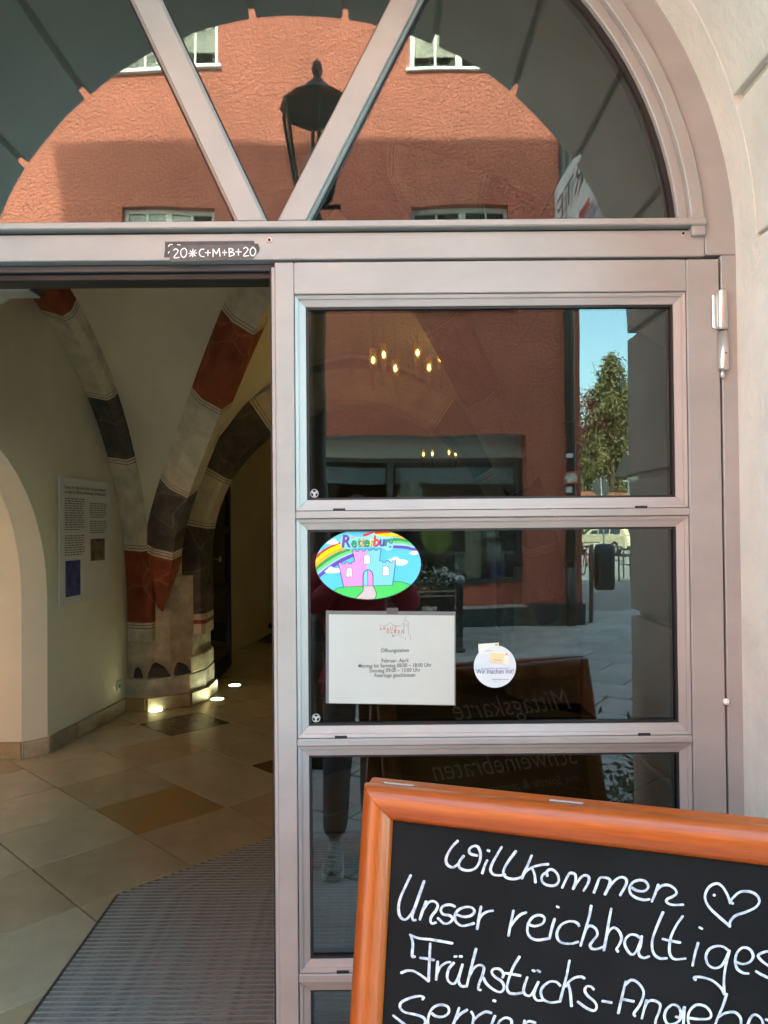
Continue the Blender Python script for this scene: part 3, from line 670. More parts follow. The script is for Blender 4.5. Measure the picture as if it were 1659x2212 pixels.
# ---- things in the passage
ip = [at(126.4, 1026.7), at(233.3, 1038.7), at(235.5, 1276.9), at(128.3, 1310.6)]
pn = thing('info_panel', 'white acrylic information panel with text columns on the passage wall', 'panel', (xw(4.15) + 0.02, 4.15, 1.46))
def wl(u, z, off): return Vector((xw(u) + off, u, z))
py0, py1, pz0, pz1 = 3.755, 4.545, 1.02, 1.955
g = G(); g.add([wl(py0, pz0, .018), wl(py1, pz0, .018), wl(py1, pz1, .018), wl(py0, pz1, .018), wl(py0, pz0, .026), wl(py1, pz0, .026), wl(py1, pz1, .026), wl(py0, pz1, .026)], [(3, 2, 1, 0), (4, 5, 6, 7), (0, 1, 5, 4), (1, 2, 6, 5), (2, 3, 7, 6), (3, 0, 4, 7)])
g.obj('board', mat('acrylic_white', (0.80, 0.79, 0.77), 0.08, spec=0.6), pn, 0.001)
INK = mat('printed_ink', (0.08, 0.08, 0.09), 0.5); BLUEPIC = mat('blue_photo', (0.10, 0.11, 0.32), 0.3, var=(14, 0.7)); BRPIC = mat('brown_photo', (0.20, 0.15, 0.10), 0.3, var=(14, 0.7), col2=(0.04, 0.03, 0.02))
def pu(f): return py0 + (py1 - py0) * f
def pz(f): return pz1 - (pz1 - pz0) * f
def pq(f0, f1, h0, h1, off=0.0275): return [wl(pu(f0), pz(h1), off), wl(pu(f1), pz(h1), off), wl(pu(f1), pz(h0), off), wl(pu(f0), pz(h0), off)]
for body, hh in (('Kloster des Heilig-Geist-Ordens (Kreuzherrenkloster)', 0.085), ('und Spital der Reichsstadt Memmingen (Dürftigenstube)', 0.122)):
    me = textmesh(body, 0.036, bold=0.0006)
    wd = max(v.co.x for v in me.vertices)
    M = frame(wl(pu(0.09), pz(hh), 0.0275), (0.117, 0.993, 0), (0, 0, 1)) @ Matrix.Diagonal((0.80 * (py1 - py0) / wd, 1, 1, 1)); me.transform(M); link('heading', me, INK, pn)
random.seed(3)
for f0, f1, h, n_ in ((0.09, 0.47, 0.16, 14), (0.56, 0.93, 0.19, 7), (0.56, 0.93, 0.34, 6), (0.09, 0.47, 0.455, 9)):
    g = G()
    for i in range(n_):
        hh = h + i * 0.0188; x = f0; end = f1 - (random.uniform(0, .05) if i < n_ - 1 else random.uniform(.05, .12))
        while x < end - 0.01:
            wd = min(random.uniform(0.02, 0.07), end - x); g.add(pq(x, x + wd, hh, hh + 0.0075), [(0, 1, 2, 3)]); x += wd + 0.012
    g.obj('text_column', INK, pn)
G().add(pq(0.10, 0.37, 0.655, 0.94), [(0, 1, 2, 3)]).obj('photo', BLUEPIC, pn); G().add(pq(0.57, 0.86, 0.49, 0.675), [(0, 1, 2, 3)]).obj('photo', BRPIC, pn)
for f, h in ((0.06, 0.045), (0.95, 0.045), (0.06, 0.955), (0.95, 0.955)):
    G().lathe([(0.0, 0), (0.008, 0), (0.008, 0.022), (0.006, 0.024), (0, 0.024)], wl(pu(f), pz(h), 0.008), 10, M=Matrix.Rotation(R(90), 4, 'Y')).obj('standoff_bolt', STEEL, pn, 0, True)
so = thing('wall_socket', 'white power socket low on the passage wall beside the pier', 'socket', (xw(4.72), 4.72, 0.24))
sm = mat('white_plastic', (0.72, 0.71, 0.68), 0.35)
M = frame(wl(4.72, 0.245, 0.0), (0.117, 0.993, 0), (0, 0, 1))
G().box(-0.04, 0.04, -0.04, 0.04, 0, 0.012, M=M).obj('cover', sm, so, 0.003); G().add([M @ Vector((0.021 * math.cos(k * .5236), 0.021 * math.sin(k * .5236), 0.0135)) for k in range(12)], [tuple(range(12))]).obj('socket_well', mat('socket_dark', (0.25, 0.25, 0.24), 0.5), so)
# lights sunk in the floor
WARM = emit('lamp_glow', (1.0, 0.86, 0.62), 1.6)
fl_lab = ('nearest small floor uplight, in front of the painted pier', 'floor uplight right of the pier base, second nearest', 'floor uplight farthest to the right of the pier', 'floor uplight half hidden behind the pier base')
for (px, py), lb in zip(((335.7, 1535.6), (469.5, 1511), (507, 1481), (463, 1461)), fl_lab):
    p = atf(px, py); u = thing('floor_uplight', lb, 'floor light', p, group='uplights sunk in the passage floor')
    G().add(*[(lambda V, Fc: (([(x, y, z) for x, y, z in V]), Fc))(*ringsolid(0.058, 0.068, 0, 2 * math.pi, 0.0, 0.004, 20, 0, 0))][0]).obj('tmp', STEEL, u) if False else None
    G().lathe([(0.058, 0.0), (0.07, 0.001), (0.07, 0.004), (0.058, 0.005)], p, 20).obj('bezel', STEEL, u)
    G().lathe([(0.0, 0.0025), (0.057, 0.0025), (0.057, 0.0055), (0.0, 0.006)], p, 20).obj('lens', WARM, u)
    ld = bpy.data.lights.new('uplight', 'SPOT'); ld.energy = 0.38; ld.color = (1, 0.80, 0.50); ld.spot_size = R(95); ld.spot_blend = 1.0; ld.shadow_soft_size = 0.04
    lo = bpy.data.objects.new('uplight_beam', ld); COL.objects.link(lo); lo.location = p + Vector((0, 0, 0.02)); lo.rotation_euler = (-(Vector((-2.40, 4.0, 1.3)) - p)).to_track_quat('Z', 'Y').to_euler(); lo.parent = u; lo.matrix_parent_inverse = INV[u.name]
# glazed inner door in the dark side of the next bay
DK = mat('dark_steel', (0.02, 0.02, 0.022), 0.4, 0.3)
idr = thing('inner_glass_door', 'dark framed inner glass door standing behind the painted pier', 'door', (-2.1, 7.1, 0))
ix = lambda y_: -1.93 + 0.02 * (y_ - 6)
for ya, yb, za, zb_ in ((5.75, 5.84, 0, 2.3), (6.85, 6.95, 0, 2.3), (5.8, 6.9, 0, 0.12), (5.8, 6.9, 0.86, 0.95), (5.8, 6.9, 1.50, 1.58), (5.8, 6.9, 2.2, 2.32)):
    bx('frame_bar', -1.77, -1.72, ya, yb, za, zb_, DK, idr, 0.003)
bx('pane', -1.75, -1.744, 5.8, 6.9, 0.1, 2.25, glass('dark_glass', 0.06, (0.3, 0.32, 0.3)), idr)
G().lathe([(0, 0), (0.012, 0), (0.012, 0.05), (0.03, 0.055), (0.03, 0.07), (0, 0.07)], (-1.72, 6.05, 1.25), 12, M=Matrix.Rotation(R(90), 4, 'Y')).obj('knob', STEEL, idr, 0, True)
bp_ = atf(521, 1376)
st = thing('pedestal_table', 'low round table on a thin steel leg far back in the passage', 'table', bp_)
G().lathe([(0, 0.40), (0.16, 0.40), (0.16, 0.415), (0, 0.415)], bp_, 20).obj('table_top', mat('dark_wood', (0.14, 0.08, 0.05), 0.3), st)
G().lathe([(0.0, 0.0), (0.12, 0.0), (0.12, 0.012), (0.015, 0.02), (0.015, 0.40), (0.0, 0.40)], bp_, 16).obj('leg', STEEL, st, 0, True)
bb = atf(530, 1372) + Vector((0.05, 0.3, 0))
g = G().lathe([(0.0, 0.0), (0.22, 0.0), (0.27, 0.10), (0.25, 0.25), (0.14, 0.36), (0.0, 0.38)], bb, 14)
g.v = [(x + 0.05 * math.sin(17 * z), y, z + 0.02 * math.sin(9 * x)) for x, y, z in g.v]
tag(g.obj('black_bag', mat('black_cloth', (0.012, 0.012, 0.013), 0.8), None, 0, True), 'black cloth bag slumped on the floor behind the low table', 'bag')
# box of the door operator high on the left
q = at(0, 622, 1.1); q2 = at(62, 622, 1.1)
op = thing('door_operator', 'pale grey metal operator box high on the left inside the doorway', 'door operator', (q2.x - 0.4, 1.15, q.z - 0.03))
bx('housing', q2.x - 0.9, q2.x, 1.1, 1.2, q.z - 0.012, q.z + 0.07, mat('operator_grey', (0.52, 0.54, 0.50), 0.5), op, 0.004); bx('end_cap', q2.x + 0.0005, q2.x + 0.02, 1.105, 1.195, q.z - 0.008, q.z + 0.066, DK, op, 0.004)
G().tube([(q2.x - 0.5, 1.15, q.z + 0.07), (q2.x - 0.5, 1.15, 3.4)], 0.012, 8).obj('hanger', DK, op)
# pendant lamps of conical glass
CG = glass('cone_glass', 0.06, (0.93, 0.85, 0.7))
_n = CG.node_tree.nodes; _l = CG.node_tree.links; _tl = _n.new('ShaderNodeBsdfTranslucent'); _tl.inputs[0].default_value = (0.9, 0.5, 0.15, 1)
_mx = _n.new('ShaderNodeMixShader'); _mx.inputs[0].default_value = 0.14; _o = _n['Material Output']; _src = _o.inputs[0].links[0].from_socket
_l.new(_src, _mx.inputs[1]); _l.new(_tl.outputs[0], _mx.inputs[2]); _l.new(_mx.outputs[0], _o.inputs[0])
BULB = emit('bulb_glow', (1.0, 0.62, 0.20), 4)
def pendant(px, py, dist, hpx, lb):
    s = dist / F; p = at(px, py, dist - 1.8); h = hpx * s
    t = thing('pendant_lamp', lb, 'pendant lamp', p, group='conical glass pendants in the passage')
    G().lathe([(0.033 * h / 0.36, 0.10 * h / 0.36), (0.03 * h / 0.36, 0), (0.004, -h * 0.72), (0.0005, -h * 0.74)], p, 14).obj('glass_cone', CG, t, 0, True)
    G().lathe([(0.0, -0.025), (0.012, -0.012), (0.013, 0.01), (0.006, 0.03), (0.0, 0.032)], p, 10).obj('bulb', BULB, t, 0, True)
    G().tube([p + Vector((0, 0, 0.03)), Vector((p.x, p.y, min(4.5, p.z + 2.2)))], 0.002, 5).obj('cable', BLACK, t)
for i, (px, py) in enumerate(((806, 779), (829, 767), (854, 797), (902, 763), (927, 795), (952, 775))):
    pendant(px, py, 6.2, 90, ('leftmost', 'second from left', 'third from left', 'fourth from left', 'fifth from left', 'rightmost')[i] + ' of the six large glowing cone pendants seen through the glass')
for i, (px, py) in enumerate(((915, 982), (934, 981), (970, 978), (984, 981))):
    pendant(px, py, 11.8, 40, ('leftmost', 'second', 'third', 'rightmost')[i] + ' of the four small far glowing pendants seen through the glass')
# ================================================================== notices on the door
def onglass(px, py, h): p = at(px, py, 0.0); return Vector((p.x, -h, p.z))
def flat(n, c, r=0.35): return mat(n, c, r)
def crop(x0, y0, k):
    return lambda zx, zy: ((x0 + zx / k) / 1.15732, (y0 + zy / k) / 1.15732)
# -- oval sticker
stk = thing('oval_sticker', 'oval sticker of a pink and blue castle under a rainbow', 'sticker', at(794, 1295))
S5 = crop(750, 1300, 4.74)
EC, ERX, ERY = Vector((808, 520)), 626, 420
def clampE(p, k=0.995):
    d = Vector(p) - EC; q = math.sqrt((d.x / ERX) ** 2 + (d.y / ERY) ** 2)
    return EC + d * (k / q) if q > k else Vector(p)
def s3(p, h): return onglass(*S5(p[0], p[1]), h)
def spoly(name, pts, h, c, clip=True):
    pts = [clampE(p) if clip else p for p in pts]
    return G().add([s3(p, h) for p in pts], [tuple(range(len(pts)))]).obj(name, flat('ink_%02x%02x%02x' % tuple(int(255 * x) for x in c), c), stk)
ell = lambda k, dx=0, dy=0: [EC + Vector((ERX * k * math.cos(a * 0.0873) + dx, ERY * k * math.sin(a * 0.0873) + dy)) for a in range(72)]
spoly('sticker_edge', ell(1.006, 0, 4), 0.0008, (0.02, 0.02, 0.03), False)
spoly('sky_print', ell(0.997), 0.0012, (0.14, 0.55, 0.82), False)
rb = [((0.72, 0.03, 0.03), [(195, 455), (280, 378), (380, 318), (492, 270)], 46), ((0.95, 0.75, 0.0), [(180, 505), (285, 408), (395, 345), (500, 300)], 48), ((0.85, 0.42, 0.03), [(182, 545), (295, 445), (420, 372), (522, 338)], 40),
      ((0.05, 0.32, 0.08), [(190, 585), (320, 480), (450, 400), (575, 348)], 44), ((0.2, 0.6, 0.2), [(195, 620), (330, 515), (470, 428), (640, 362)], 40), ((0.35, 0.62, 0.86), [(205, 648), (340, 548), (480, 458), (630, 398)], 34), ((0.12, 0.06, 0.46), [(218, 668), (340, 575), (480, 486), (632, 412)], 42),
      ((0.72, 0.03, 0.03), [(757, 180), (880, 152), (1060, 138)], 34), ((0.95, 0.75, 0.0), [(800, 200), (950, 172), (1170, 170)], 36), ((0.85, 0.42, 0.03), [(930, 203), (1100, 190), (1250, 215)], 28), ((0.05, 0.32, 0.08), [(1105, 232), (1200, 234), (1290, 248)], 36), ((0.2, 0.6, 0.2), [(1105, 265), (1220, 268), (1330, 292)], 34), ((0.35, 0.62, 0.86), [(1105, 290), (1240, 297), (1355, 322)], 26), ((0.12, 0.06, 0.46), [(1105, 316), (1250, 325), (1392, 352)], 34)]
for i, (c, pts, wd) in enumerate(rb):
    g = G(); ribbon(g, pts, wd, lambda p, h: s3(clampE(p), h), 0.0016 + 0.00002 * i); g.obj('rainbow_band', flat('ink_%02x%02x%02x' % tuple(int(255 * x) for x in c), c), stk)
WHT = (0.85, 0.86, 0.88)
def cloud(pts, h=0.0022): spoly('cloud_print', [tuple(p) for p in catmull(pts + [pts[0]], 5)[:-1]], h, WHT)
cloud([(315, 275), (340, 250), (365, 240), (385, 222), (425, 230), (440, 252), (462, 265), (440, 280), (390, 290)]); cloud([(290, 610), (330, 575), (350, 555), (380, 552), (410, 572), (462, 572), (470, 615), (400, 628), (330, 628)])
cloud([(1045, 472), (1090, 455), (1110, 438), (1160, 440), (1185, 465), (1240, 470), (1280, 495), (1240, 530), (1150, 535)]); cloud([(1292, 395), (1320, 375), (1350, 365), (1390, 368), (1405, 400), (1340, 412)])
GRN = (0.12, 0.62, 0.13)
bot = [EC + Vector((ERX * .995 * math.cos(a), ERY * .995 * math.sin(a))) for a in [R(36 + i * 4) for i in range(26)]]
spoly('hill_print', [(395, 838), (440, 812), (520, 790), (750, 780), (870, 770), (1100, 760), (1103, 725), (1150, 726), (1210, 735), (1305, 765)] + [tuple(p) for p in bot if p.x > 395], 0.0024, GRN)
outl = [(455, 505), (490, 503), (497, 522), (535, 520), (540, 498), (575, 500), (580, 518), (612, 518), (615, 493), (650, 490), (622, 352), (657, 350), (662, 372), (695, 372), (700, 350), (735, 350), (740, 370), (772, 368), (775, 346), (812, 345), (814, 362), (842, 363), (845, 345), (885, 345), (890, 358), (915, 358), (918, 345), (960, 343), (942, 485), (975, 483), (980, 502), (1015, 500), (1020, 480), (1055, 482), (1060, 498), (1092, 498), (1095, 480), (1137, 480), (1095, 770), (520, 790)]
PINK, LBL = (0.68, 0.30, 0.72), (0.24, 0.60, 0.83)
spoly('castle_print', outl[:19] + [(785, 346), (803, 780), (520, 790)], 0.0028, PINK); spoly('castle_print', [(785, 346)] + outl[19:39] + [(803, 780)], 0.0028, LBL)
def arch(x0, x1, zt, zb_): 
    c = (x0 + x1) / 2; r = (x1 - x0) / 2; return [(x0, zb_)] + [(c - r * math.cos(math.pi * i / 10), zt + r * 1.25 - r * 1.25 * math.sin(math.pi * i / 10)) for i in range(11)] + [(x1, zb_ - 4)]
for x0, x1, zt, zb_ in ((548, 622, 558, 675), (758, 832, 404, 521), (978, 1054, 542, 660)): spoly('window_print', arch(x0, x1, zt, zb_), 0.0031, WHT)
spoly('door_print', arch(748, 806, 588, 780)[:6] + [(803, 588), (806, 778)], 0.0031, LBL); spoly('door_print', [(803, 588), (840, 610), (862, 665), (865, 776), (806, 779)], 0.0031, PINK)
spoly('path_print', [(750, 784), (865, 777), (885, 820), (905, 870), (887, 930), (800, 940), (657, 928), (700, 890), (742, 850)], 0.0033, (0.55, 0.50, 0.52))
g = G(); q = 0.0035
def straight(pts, wd, h):
    for a, b in zip(pts[:-1], pts[1:]): ribbon(g, [a, b], wd, lambda p, hh: s3(clampE(p), hh), h)
straight(outl + [outl[0]], 5, q)
for x0, x1, zt, zb_ in ((548, 622, 558, 675), (758, 832, 404, 521), (978, 1054, 542, 660)):
    a = arch(x0, x1, zt, zb_); straight(a + [a[0]], 4, q); straight([((x0 + x1) / 2, zt), ((x0 + x1) / 2, zb_)], 3, q); straight([(x0, (zt + zb_) / 2), (x1, (zt + zb_) / 2)], 3, q)
a = arch(748, 865, 588, 780); straight(a, 8, q); straight([(801, 588), (806, 778)], 5, q)
ribbon(g, [(750, 784), (742, 845), (657, 928)], 6, lambda p, h: s3(clampE(p), h), q); ribbon(g, [(865, 777), (905, 870), (887, 928)], 6, lambda p, h: s3(clampE(p), h), q)
ribbon(g, [(395, 838), (450, 805), (520, 792)], 5, lambda p, h: s3(clampE(p), h), q); ribbon(g, [(1103, 725), (1200, 732), (1305, 763)], 5, lambda p, h: s3(clampE(p), h), q)
g.obj('outline_print', flat('ink_line', (0.02, 0.02, 0.03)), stk)
spoly('halo_print', [tuple(p) for p in catmull([(470, 240), (500, 180), (570, 165), (660, 195), (760, 195), (850, 165), (880, 150), (920, 185), (1010, 200), (1095, 200), (1110, 270), (1090, 345), (1040, 365), (980, 335), (860, 325), (700, 330), (560, 345), (500, 330), (470, 240)], 5)[:-1]], 0.0037, (0.30, 0.66, 0.86))
PUR, BLU, GR2, ORA, YEL, RED = (0.13, 0.06, 0.38), (0.05, 0.2, 0.45), (0.06, 0.34, 0.12), (0.85, 0.42, 0.1), (0.9, 0.72, 0.05), (0.75, 0.05, 0.04)
xs = [(485, 'R', PUR, 1.25, 318), (600, 'e', GR2, 1, 318), (672, 't', (0.2, 0.5, 0.15), 1.05, 312), (716, 't', ORA, 1.05, 310), (752, 'e', GR2, 1, 312), (818, 'r', YEL, 1, 308), (858, 'b', RED, 1.1, 308), (930, 'u', PUR, 1, 304), (995, 'r', (0.05, 0.3, 0.4), 1, 302), (1035, 'g', (0.1, 0.42, 0.12), 1.05, 298)]
k5 = (at(*S5(1000, 0)).x - at(*S5(0, 0)).x) / 1000
for x, ch, c, s_, zb_ in xs:
    for dx, dz, h, cc in ((6, 6, 0.0041, (0.02, 0.03, 0.06)), (0, 0, 0.0044, c)):
        p = s3((x + dx, zb_ + dz), h); text('letter_print', ch, 165 * s_ * k5, frame(p, (1, 0, 0.02), (0, 0, 1)) @ Matrix.Diagonal((0.86, 1, 1, 1)), flat('ink_%02x%02x%02x' % tuple(int(255 * x_) for x_ in cc), cc), stk, shear=0.12, bold=0.0006)
g = G(); ribbon(g, [(605, 212), (648, 200)], 9, s3, 0.0046); g.obj('accent_print', flat('ink_acc', RED), stk)

# -- opening hours sheet
pap = thing('opening_hours_sheet', 'white laminated sheet with opening hours taped inside the second pane', 'notice', at(845, 1424))
def quad(pts, h, m, nm, par): return G().add([onglass(*p, h) for p in pts], [(0, 1, 2, 3)]).obj(nm, m, par)
quad([(704, 1519), (984, 1524), (984, 1321), (704, 1319)], 0.0010, mat('laminate', (0.16, 0.165, 0.165), 0.15), 'laminate_sleeve', pap)
quad([(710.5, 1518.5), (981.5, 1522.5), (981.5, 1329.5), (710.5, 1327)], 0.0014, mat('paper_white', (0.46, 0.495, 0.475), 0.3, var=(7, 0.05)), 'paper', pap)
TXT = mat('ink_black', (0.05, 0.05, 0.06), 0.5); TXR = mat('ink_wine', (0.33, 0.05, 0.06), 0.5); TXG = mat('ink_grey', (0.3, 0.3, 0.3), 0.5)
for body, y_, s_ in (('Öffnungszeiten', 1408.5, 1.0), ('Februar- April', 1430.5, 1.0), ('Montag bis Samstag 08:00 – 18:00 Uhr', 1441, 1.0), ('Sonntag 09:00 – 13:00 Uhr', 1451.5, 1.0), ('Feiertage geschlossen', 1462, 1.0)):
    text('print_line', body, 0.0128, frame(onglass(853, y_, 0.0018), (1, 0, 0.004), (0, 0, 1)), TXT, pap, bold=0.00008, align='CENTER', sx=0.86)
for body, x_, y_ in (('kReUZ', 821, 1361.5), ('HeRRN', 835, 1369)):
    text('print_line', ' '.join(body), 0.0125, frame(onglass(x_, y_, 0.0018), (1, 0, 0.004), (0, 0, 1)), TXR, pap, sx=0.78)
text('print_line', 'by', 0.007, frame(onglass(846, 1375, 0.0018), (1, 0, 0.06), (0, 0, 1)), TXT, pap, shear=0.3)
g = G(); S6 = crop(780, 1500, 3.072)
def s6(p, h): return onglass(*S6(p[0], p[1]), h)
for pts in ([(635, 270), (690, 266)], [(515, 195), (575, 195)], [(575, 195), (600, 170), (625, 195)], [(625, 195), (695, 197)], [(718, 125), (718, 150)], [(718, 150), (705, 165), (695, 182)], [(718, 150), (735, 165), (745, 182)], [(695, 183), (745, 185)], [(705, 188), (703, 235)], [(738, 188), (740, 262)], [(740, 262), (755, 275), (755, 308)], [(690, 280), (685, 292)], [(717, 288), (719, 308)], [(712, 192), (712, 203)], [(728, 192), (728, 203)]):
    ribbon(g, pts, 4.0, s6, 0.0018)
g.obj('tower_print', TXG, pap)
G().box(*sorted((onglass(835, 1316, 0).x, onglass(860, 1316, 0).x)), -0.0019, -0.0009, onglass(840, 1326, 0).z, onglass(840, 1313, 0).z).obj('tape', mat('clear_tape', (0.1, 0.1, 0.1), 0.1), pap)
# -- round sticker
rs = thing('round_sticker', 'pale blue round sticker printed with two cards and Wir machen mit', 'sticker', at(1069, 1439))
c6 = at(1069, 1439.5); 
def disc(c, r, h, n=48): return G().add([(c.x + r * math.cos(2 * math.pi * i / n), -h, c.z + r * math.sin(2 * math.pi * i / n)) for i in range(n)], [tuple(range(n))])
def dk(n): return n / 922.0
disc(c6, dk(45.5), 0.001).obj('disc', mat('sticker_blue', (0.60, 0.69, 0.76), 0.35, var=(25, 0.06)), rs)
def card(pts, h, c, nm='card_print'): quad(pts, h, flat('card_%.2f_%.2f' % (c[0], c[2]), c), nm, rs)
card([(1034, 1413), (1077, 1410), (1077, 1388), (1033, 1391)], 0.0015, (0.66, 0.73, 0.70)); card([(1068, 1431), (1098, 1436), (1099, 1411), (1072, 1408)], 0.0019, (0.72, 0.74, 0.68)); card([(1056, 1430), (1087, 1433), (1089, 1412), (1060, 1409)], 0.0022, (0.70, 0.62, 0.38)); card([(1041, 1409.5), (1077, 1407.5), (1076, 1393), (1062, 1394)], 0.0024, (0.60, 0.70, 0.69))
card([(1069, 1394.5), (1075, 1394), (1075, 1390), (1069, 1390.5)], 0.0026, (0.45, 0.36, 0.15)); card([(1091, 1415), (1097, 1415.5), (1097, 1411.5), (1091, 1411)], 0.0026, (0.45, 0.36, 0.16))
card([(1046, 1406.5), (1062, 1405), (1062, 1404), (1046, 1405.5)], 0.0026, (0.25, 0.33, 0.40)); card([(1066, 1425), (1083, 1427), (1083, 1426), (1066, 1424)], 0.0026, (0.35, 0.30, 0.20))
TXB = mat('ink_navy', (0.06, 0.075, 0.24), 0.5)
text('print_line', 'Wir machen mit!', 0.0165, frame(onglass(1069.5, 1455, 0.0016), (1, 0, 0.0), (0, 0, 1)), TXB, rs, align='CENTER', sx=0.78)
text('print_line', 'Engagement anerkennen', 0.0078, frame(onglass(1069.5, 1445.5, 0.0016), (1, 0, 0.0), (0, 0, 1)), mat('ink_lilac', (0.28, 0.30, 0.48), 0.5), rs, align='CENTER', sx=0.82)
quad([(1062, 1467.8), (1099, 1468.2), (1099, 1466.8), (1062, 1466.4)], 0.0016, mat('ink_bluegrey', (0.25, 0.28, 0.36), 0.5), 'print_bar', rs)
# -- blessing strip over the door
cm = thing('blessing_strip', 'dark strip with chalk blessing 20*C+M+B+20 on the transom', 'strip', at(458, 542))
S7 = crop(400, 590, 5.925)
def t3(p, h): a = at(*S7(p[0], p[1]), YO); return Vector((a.x, YO - h, a.z))
g = G(); pts = [(75, 85), (1395, 72), (1400, 112), (1455, 118), (1478, 180), (1470, 235), (1430, 268), (1400, 310), (60, 318), (75, 200)]
g.add([t3(p, 0.0008) for p in pts], [tuple(range(len(pts)))]).obj('old_strip', mat('strip_dark', (0.075, 0.066, 0.064), 0.6, var=(40, 0.3)), cm)
g = G(); pts = [(148, 150), (300, 140), (900, 128), (1340, 125), (1400, 140), (1440, 250), (1380, 345), (900, 362), (150, 382)]
g.add([t3(p, 0.0014) for p in pts], [tuple(range(len(pts)))]).obj('new_strip', mat('strip_brown', (0.115, 0.10, 0.095), 0.6, var=(40, 0.3)), cm)
CH = mat('chalk_white', (0.82, 0.82, 0.80), 0.8)
g = G(); i = 0
for pts in ([(205, 215), (235, 195), (268, 215), (262, 245), (210, 325), (290, 322)], [(345, 190), (312, 225), (318, 290), (355, 322), (390, 285), (398, 230), (375, 190), (345, 190)], [(490, 200), (487, 312)], [(430, 263), (545, 255)], [(450, 225), (528, 300)], [(530, 215), (445, 305)],
            [(655, 200), (610, 205), (585, 250), (605, 300), (660, 312)], [(672, 252), (752, 252)], [(715, 215), (712, 298)], [(788, 310), (790, 200)], [(790, 200), (838, 270)], [(838, 270), (880, 190)], [(880, 190), (892, 305)], [(930, 250), (992, 248)], [(960, 210), (958, 292)],
            [(1025, 190), (1032, 308)], [(1025, 190), (1070, 195), (1085, 220), (1030, 245)], [(1030, 245), (1090, 255), (1098, 285), (1032, 308)], [(1122, 240), (1210, 242)], [(1165, 200), (1165, 292)], [(1240, 195), (1270, 172), (1300, 190), (1300, 220), (1240, 300), (1318, 296)], [(1375, 170), (1340, 215), (1345, 275), (1380, 300), (1415, 260), (1415, 205), (1375, 170)],
            [(130, 160), (150, 135), (190, 132)], [(262, 135), (308, 138)], [(128, 262), (142, 235)]):
    ribbon(g, pts, 15, t3, 0.0018 + 0.00004 * i); i += 1
g.obj('chalk_writing', CH, cm)

# ================================================================== the A-board
WOODH = mat('cherry_wood', (0.30, 0.058, 0.004), 0.34, var=(4, 0.26), stretch=(1.0, 10, 95), coat=0.2)
WOODV = mat('cherry_wood_upright', (0.31, 0.066, 0.005), 0.34, var=(4, 0.24), stretch=(70, 30, 1.2), coat=0.2)
CHALK = mat('blackboard', (0.0065, 0.0065, 0.007), 0.6, var=(5, 0.5), col2=(0.012, 0.012, 0.0125), spec=0.03)
TL = at(787, 1692, -0.50)
pr = atf(1659, 1785, TL.z); U1 = (pr - TL).normalized()
nh = Vector((U1.y, -U1.x, 0)); nh = nh if nh.y < 0 else -nh          # horizontal, towards the viewer
d = ray(755, 2212); kk = (TL - CAM).dot(U1) / d.dot(U1); pb = CAM + d * kk
E2 = (TL - pb).normalized(); NN = U1.cross(E2).normalized()
LB = TL.z / E2.z; WB = 0.725
aboard = thing('a_board', 'cherry wood A-board with handwritten welcome on black chalkboard panel', 'sandwich board', Vector((TL.x, TL.y, 0)) + U1 * WB / 2)
MOLD = [(0.0, -0.016), (0.0, 0.000), (0.002, 0.006), (0.008, 0.013), (0.017, 0.0175), (0.027, 0.018), (0.037, 0.014), (0.046, 0.007), (0.052, 0.003), (0.0535, -0.004)]
def board(O, e1, e2, n, wd, ln, nm):
    P = lambda u, v, h: O + e1 * u - e2 * v + n * h
    def rail(name, m, c):                          # c(d): the two corners of the rail at inset d
        V = []; Fc = []
        for dd, h in MOLD:
            (ua, va), (ub, vb) = c(dd); V += [P(ua, va, h), P(ub, vb, h)]
        for i in range(len(MOLD) - 1): Fc.append((2 * i, 2 * i + 1, 2 * i + 3, 2 * i + 2))
        k = len(MOLD); Fc.append(tuple(2 * i for i in range(k))); Fc.append(tuple(2 * i + 1 for i in range(k - 1, -1, -1))); Fc.append((0, 1, 2 * k - 1, 2 * k - 2))
        o = link(name, fixn(mesh(V, Fc)), m, aboard)
        for p in o.data.polygons: p.use_smooth = len(p.vertices) == 4
        o.data.set_sharp_from_angle(angle=R(50)) if hasattr(o.data, 'set_sharp_from_angle') else None
        return o
    e = 0.0004
    rail('top_rail', WOODH, lambda d_: ((d_ + e, d_), (wd - d_ - e, d_)))
    foot = ln - 0.22
    rail('bottom_rail', WOODH, lambda d_: ((d_ + e, foot - d_), (wd - d_ - e, foot - d_)))
    rail('side_rail', WOODV, lambda d_: ((d_, d_ + e), (d_, foot - d_ - e))); rail('side_rail', WOODV, lambda d_: ((wd - d_, d_ + e), (wd - d_, foot - d_ - e)))
    for ua in (0.0, wd - 0.05):
        g = G(); q = [P(ua, foot + 0.0008, 0.004), P(ua + 0.05, foot + 0.0008, 0.004), P(ua + 0.05, ln, 0.004), P(ua, ln, 0.004)]; g.add(q + [p - n * 0.02 for p in q], [(0, 1, 2, 3), (7, 6, 5, 4), (0, 4, 5, 1), (1, 5, 6, 2), (2, 6, 7, 3), (3, 7, 4, 0)]); o = g.obj('leg', WOODV, aboard, 0.003)
    q = [P(0.04, 0.04, -0.003), P(wd - 0.04, 0.04, -0.003), P(wd - 0.04, foot - 0.04, -0.003), P(0.04, foot - 0.04, -0.003)]
    g = G().add(q + [p - n * 0.006 for p in q], [(0, 1, 2, 3), (7, 6, 5, 4), (0, 4, 5, 1), (1, 5, 6, 2), (2, 6, 7, 3), (3, 7, 4, 0)]); g.obj(nm, CHALK, aboard)
    return P
Pf = board(TL, U1, E2, NN, WB, LB, 'chalkboard')
E2b = (E2 - nh * 2 * E2.dot(nh)); NB_ = (-U1).cross(E2b).normalized()
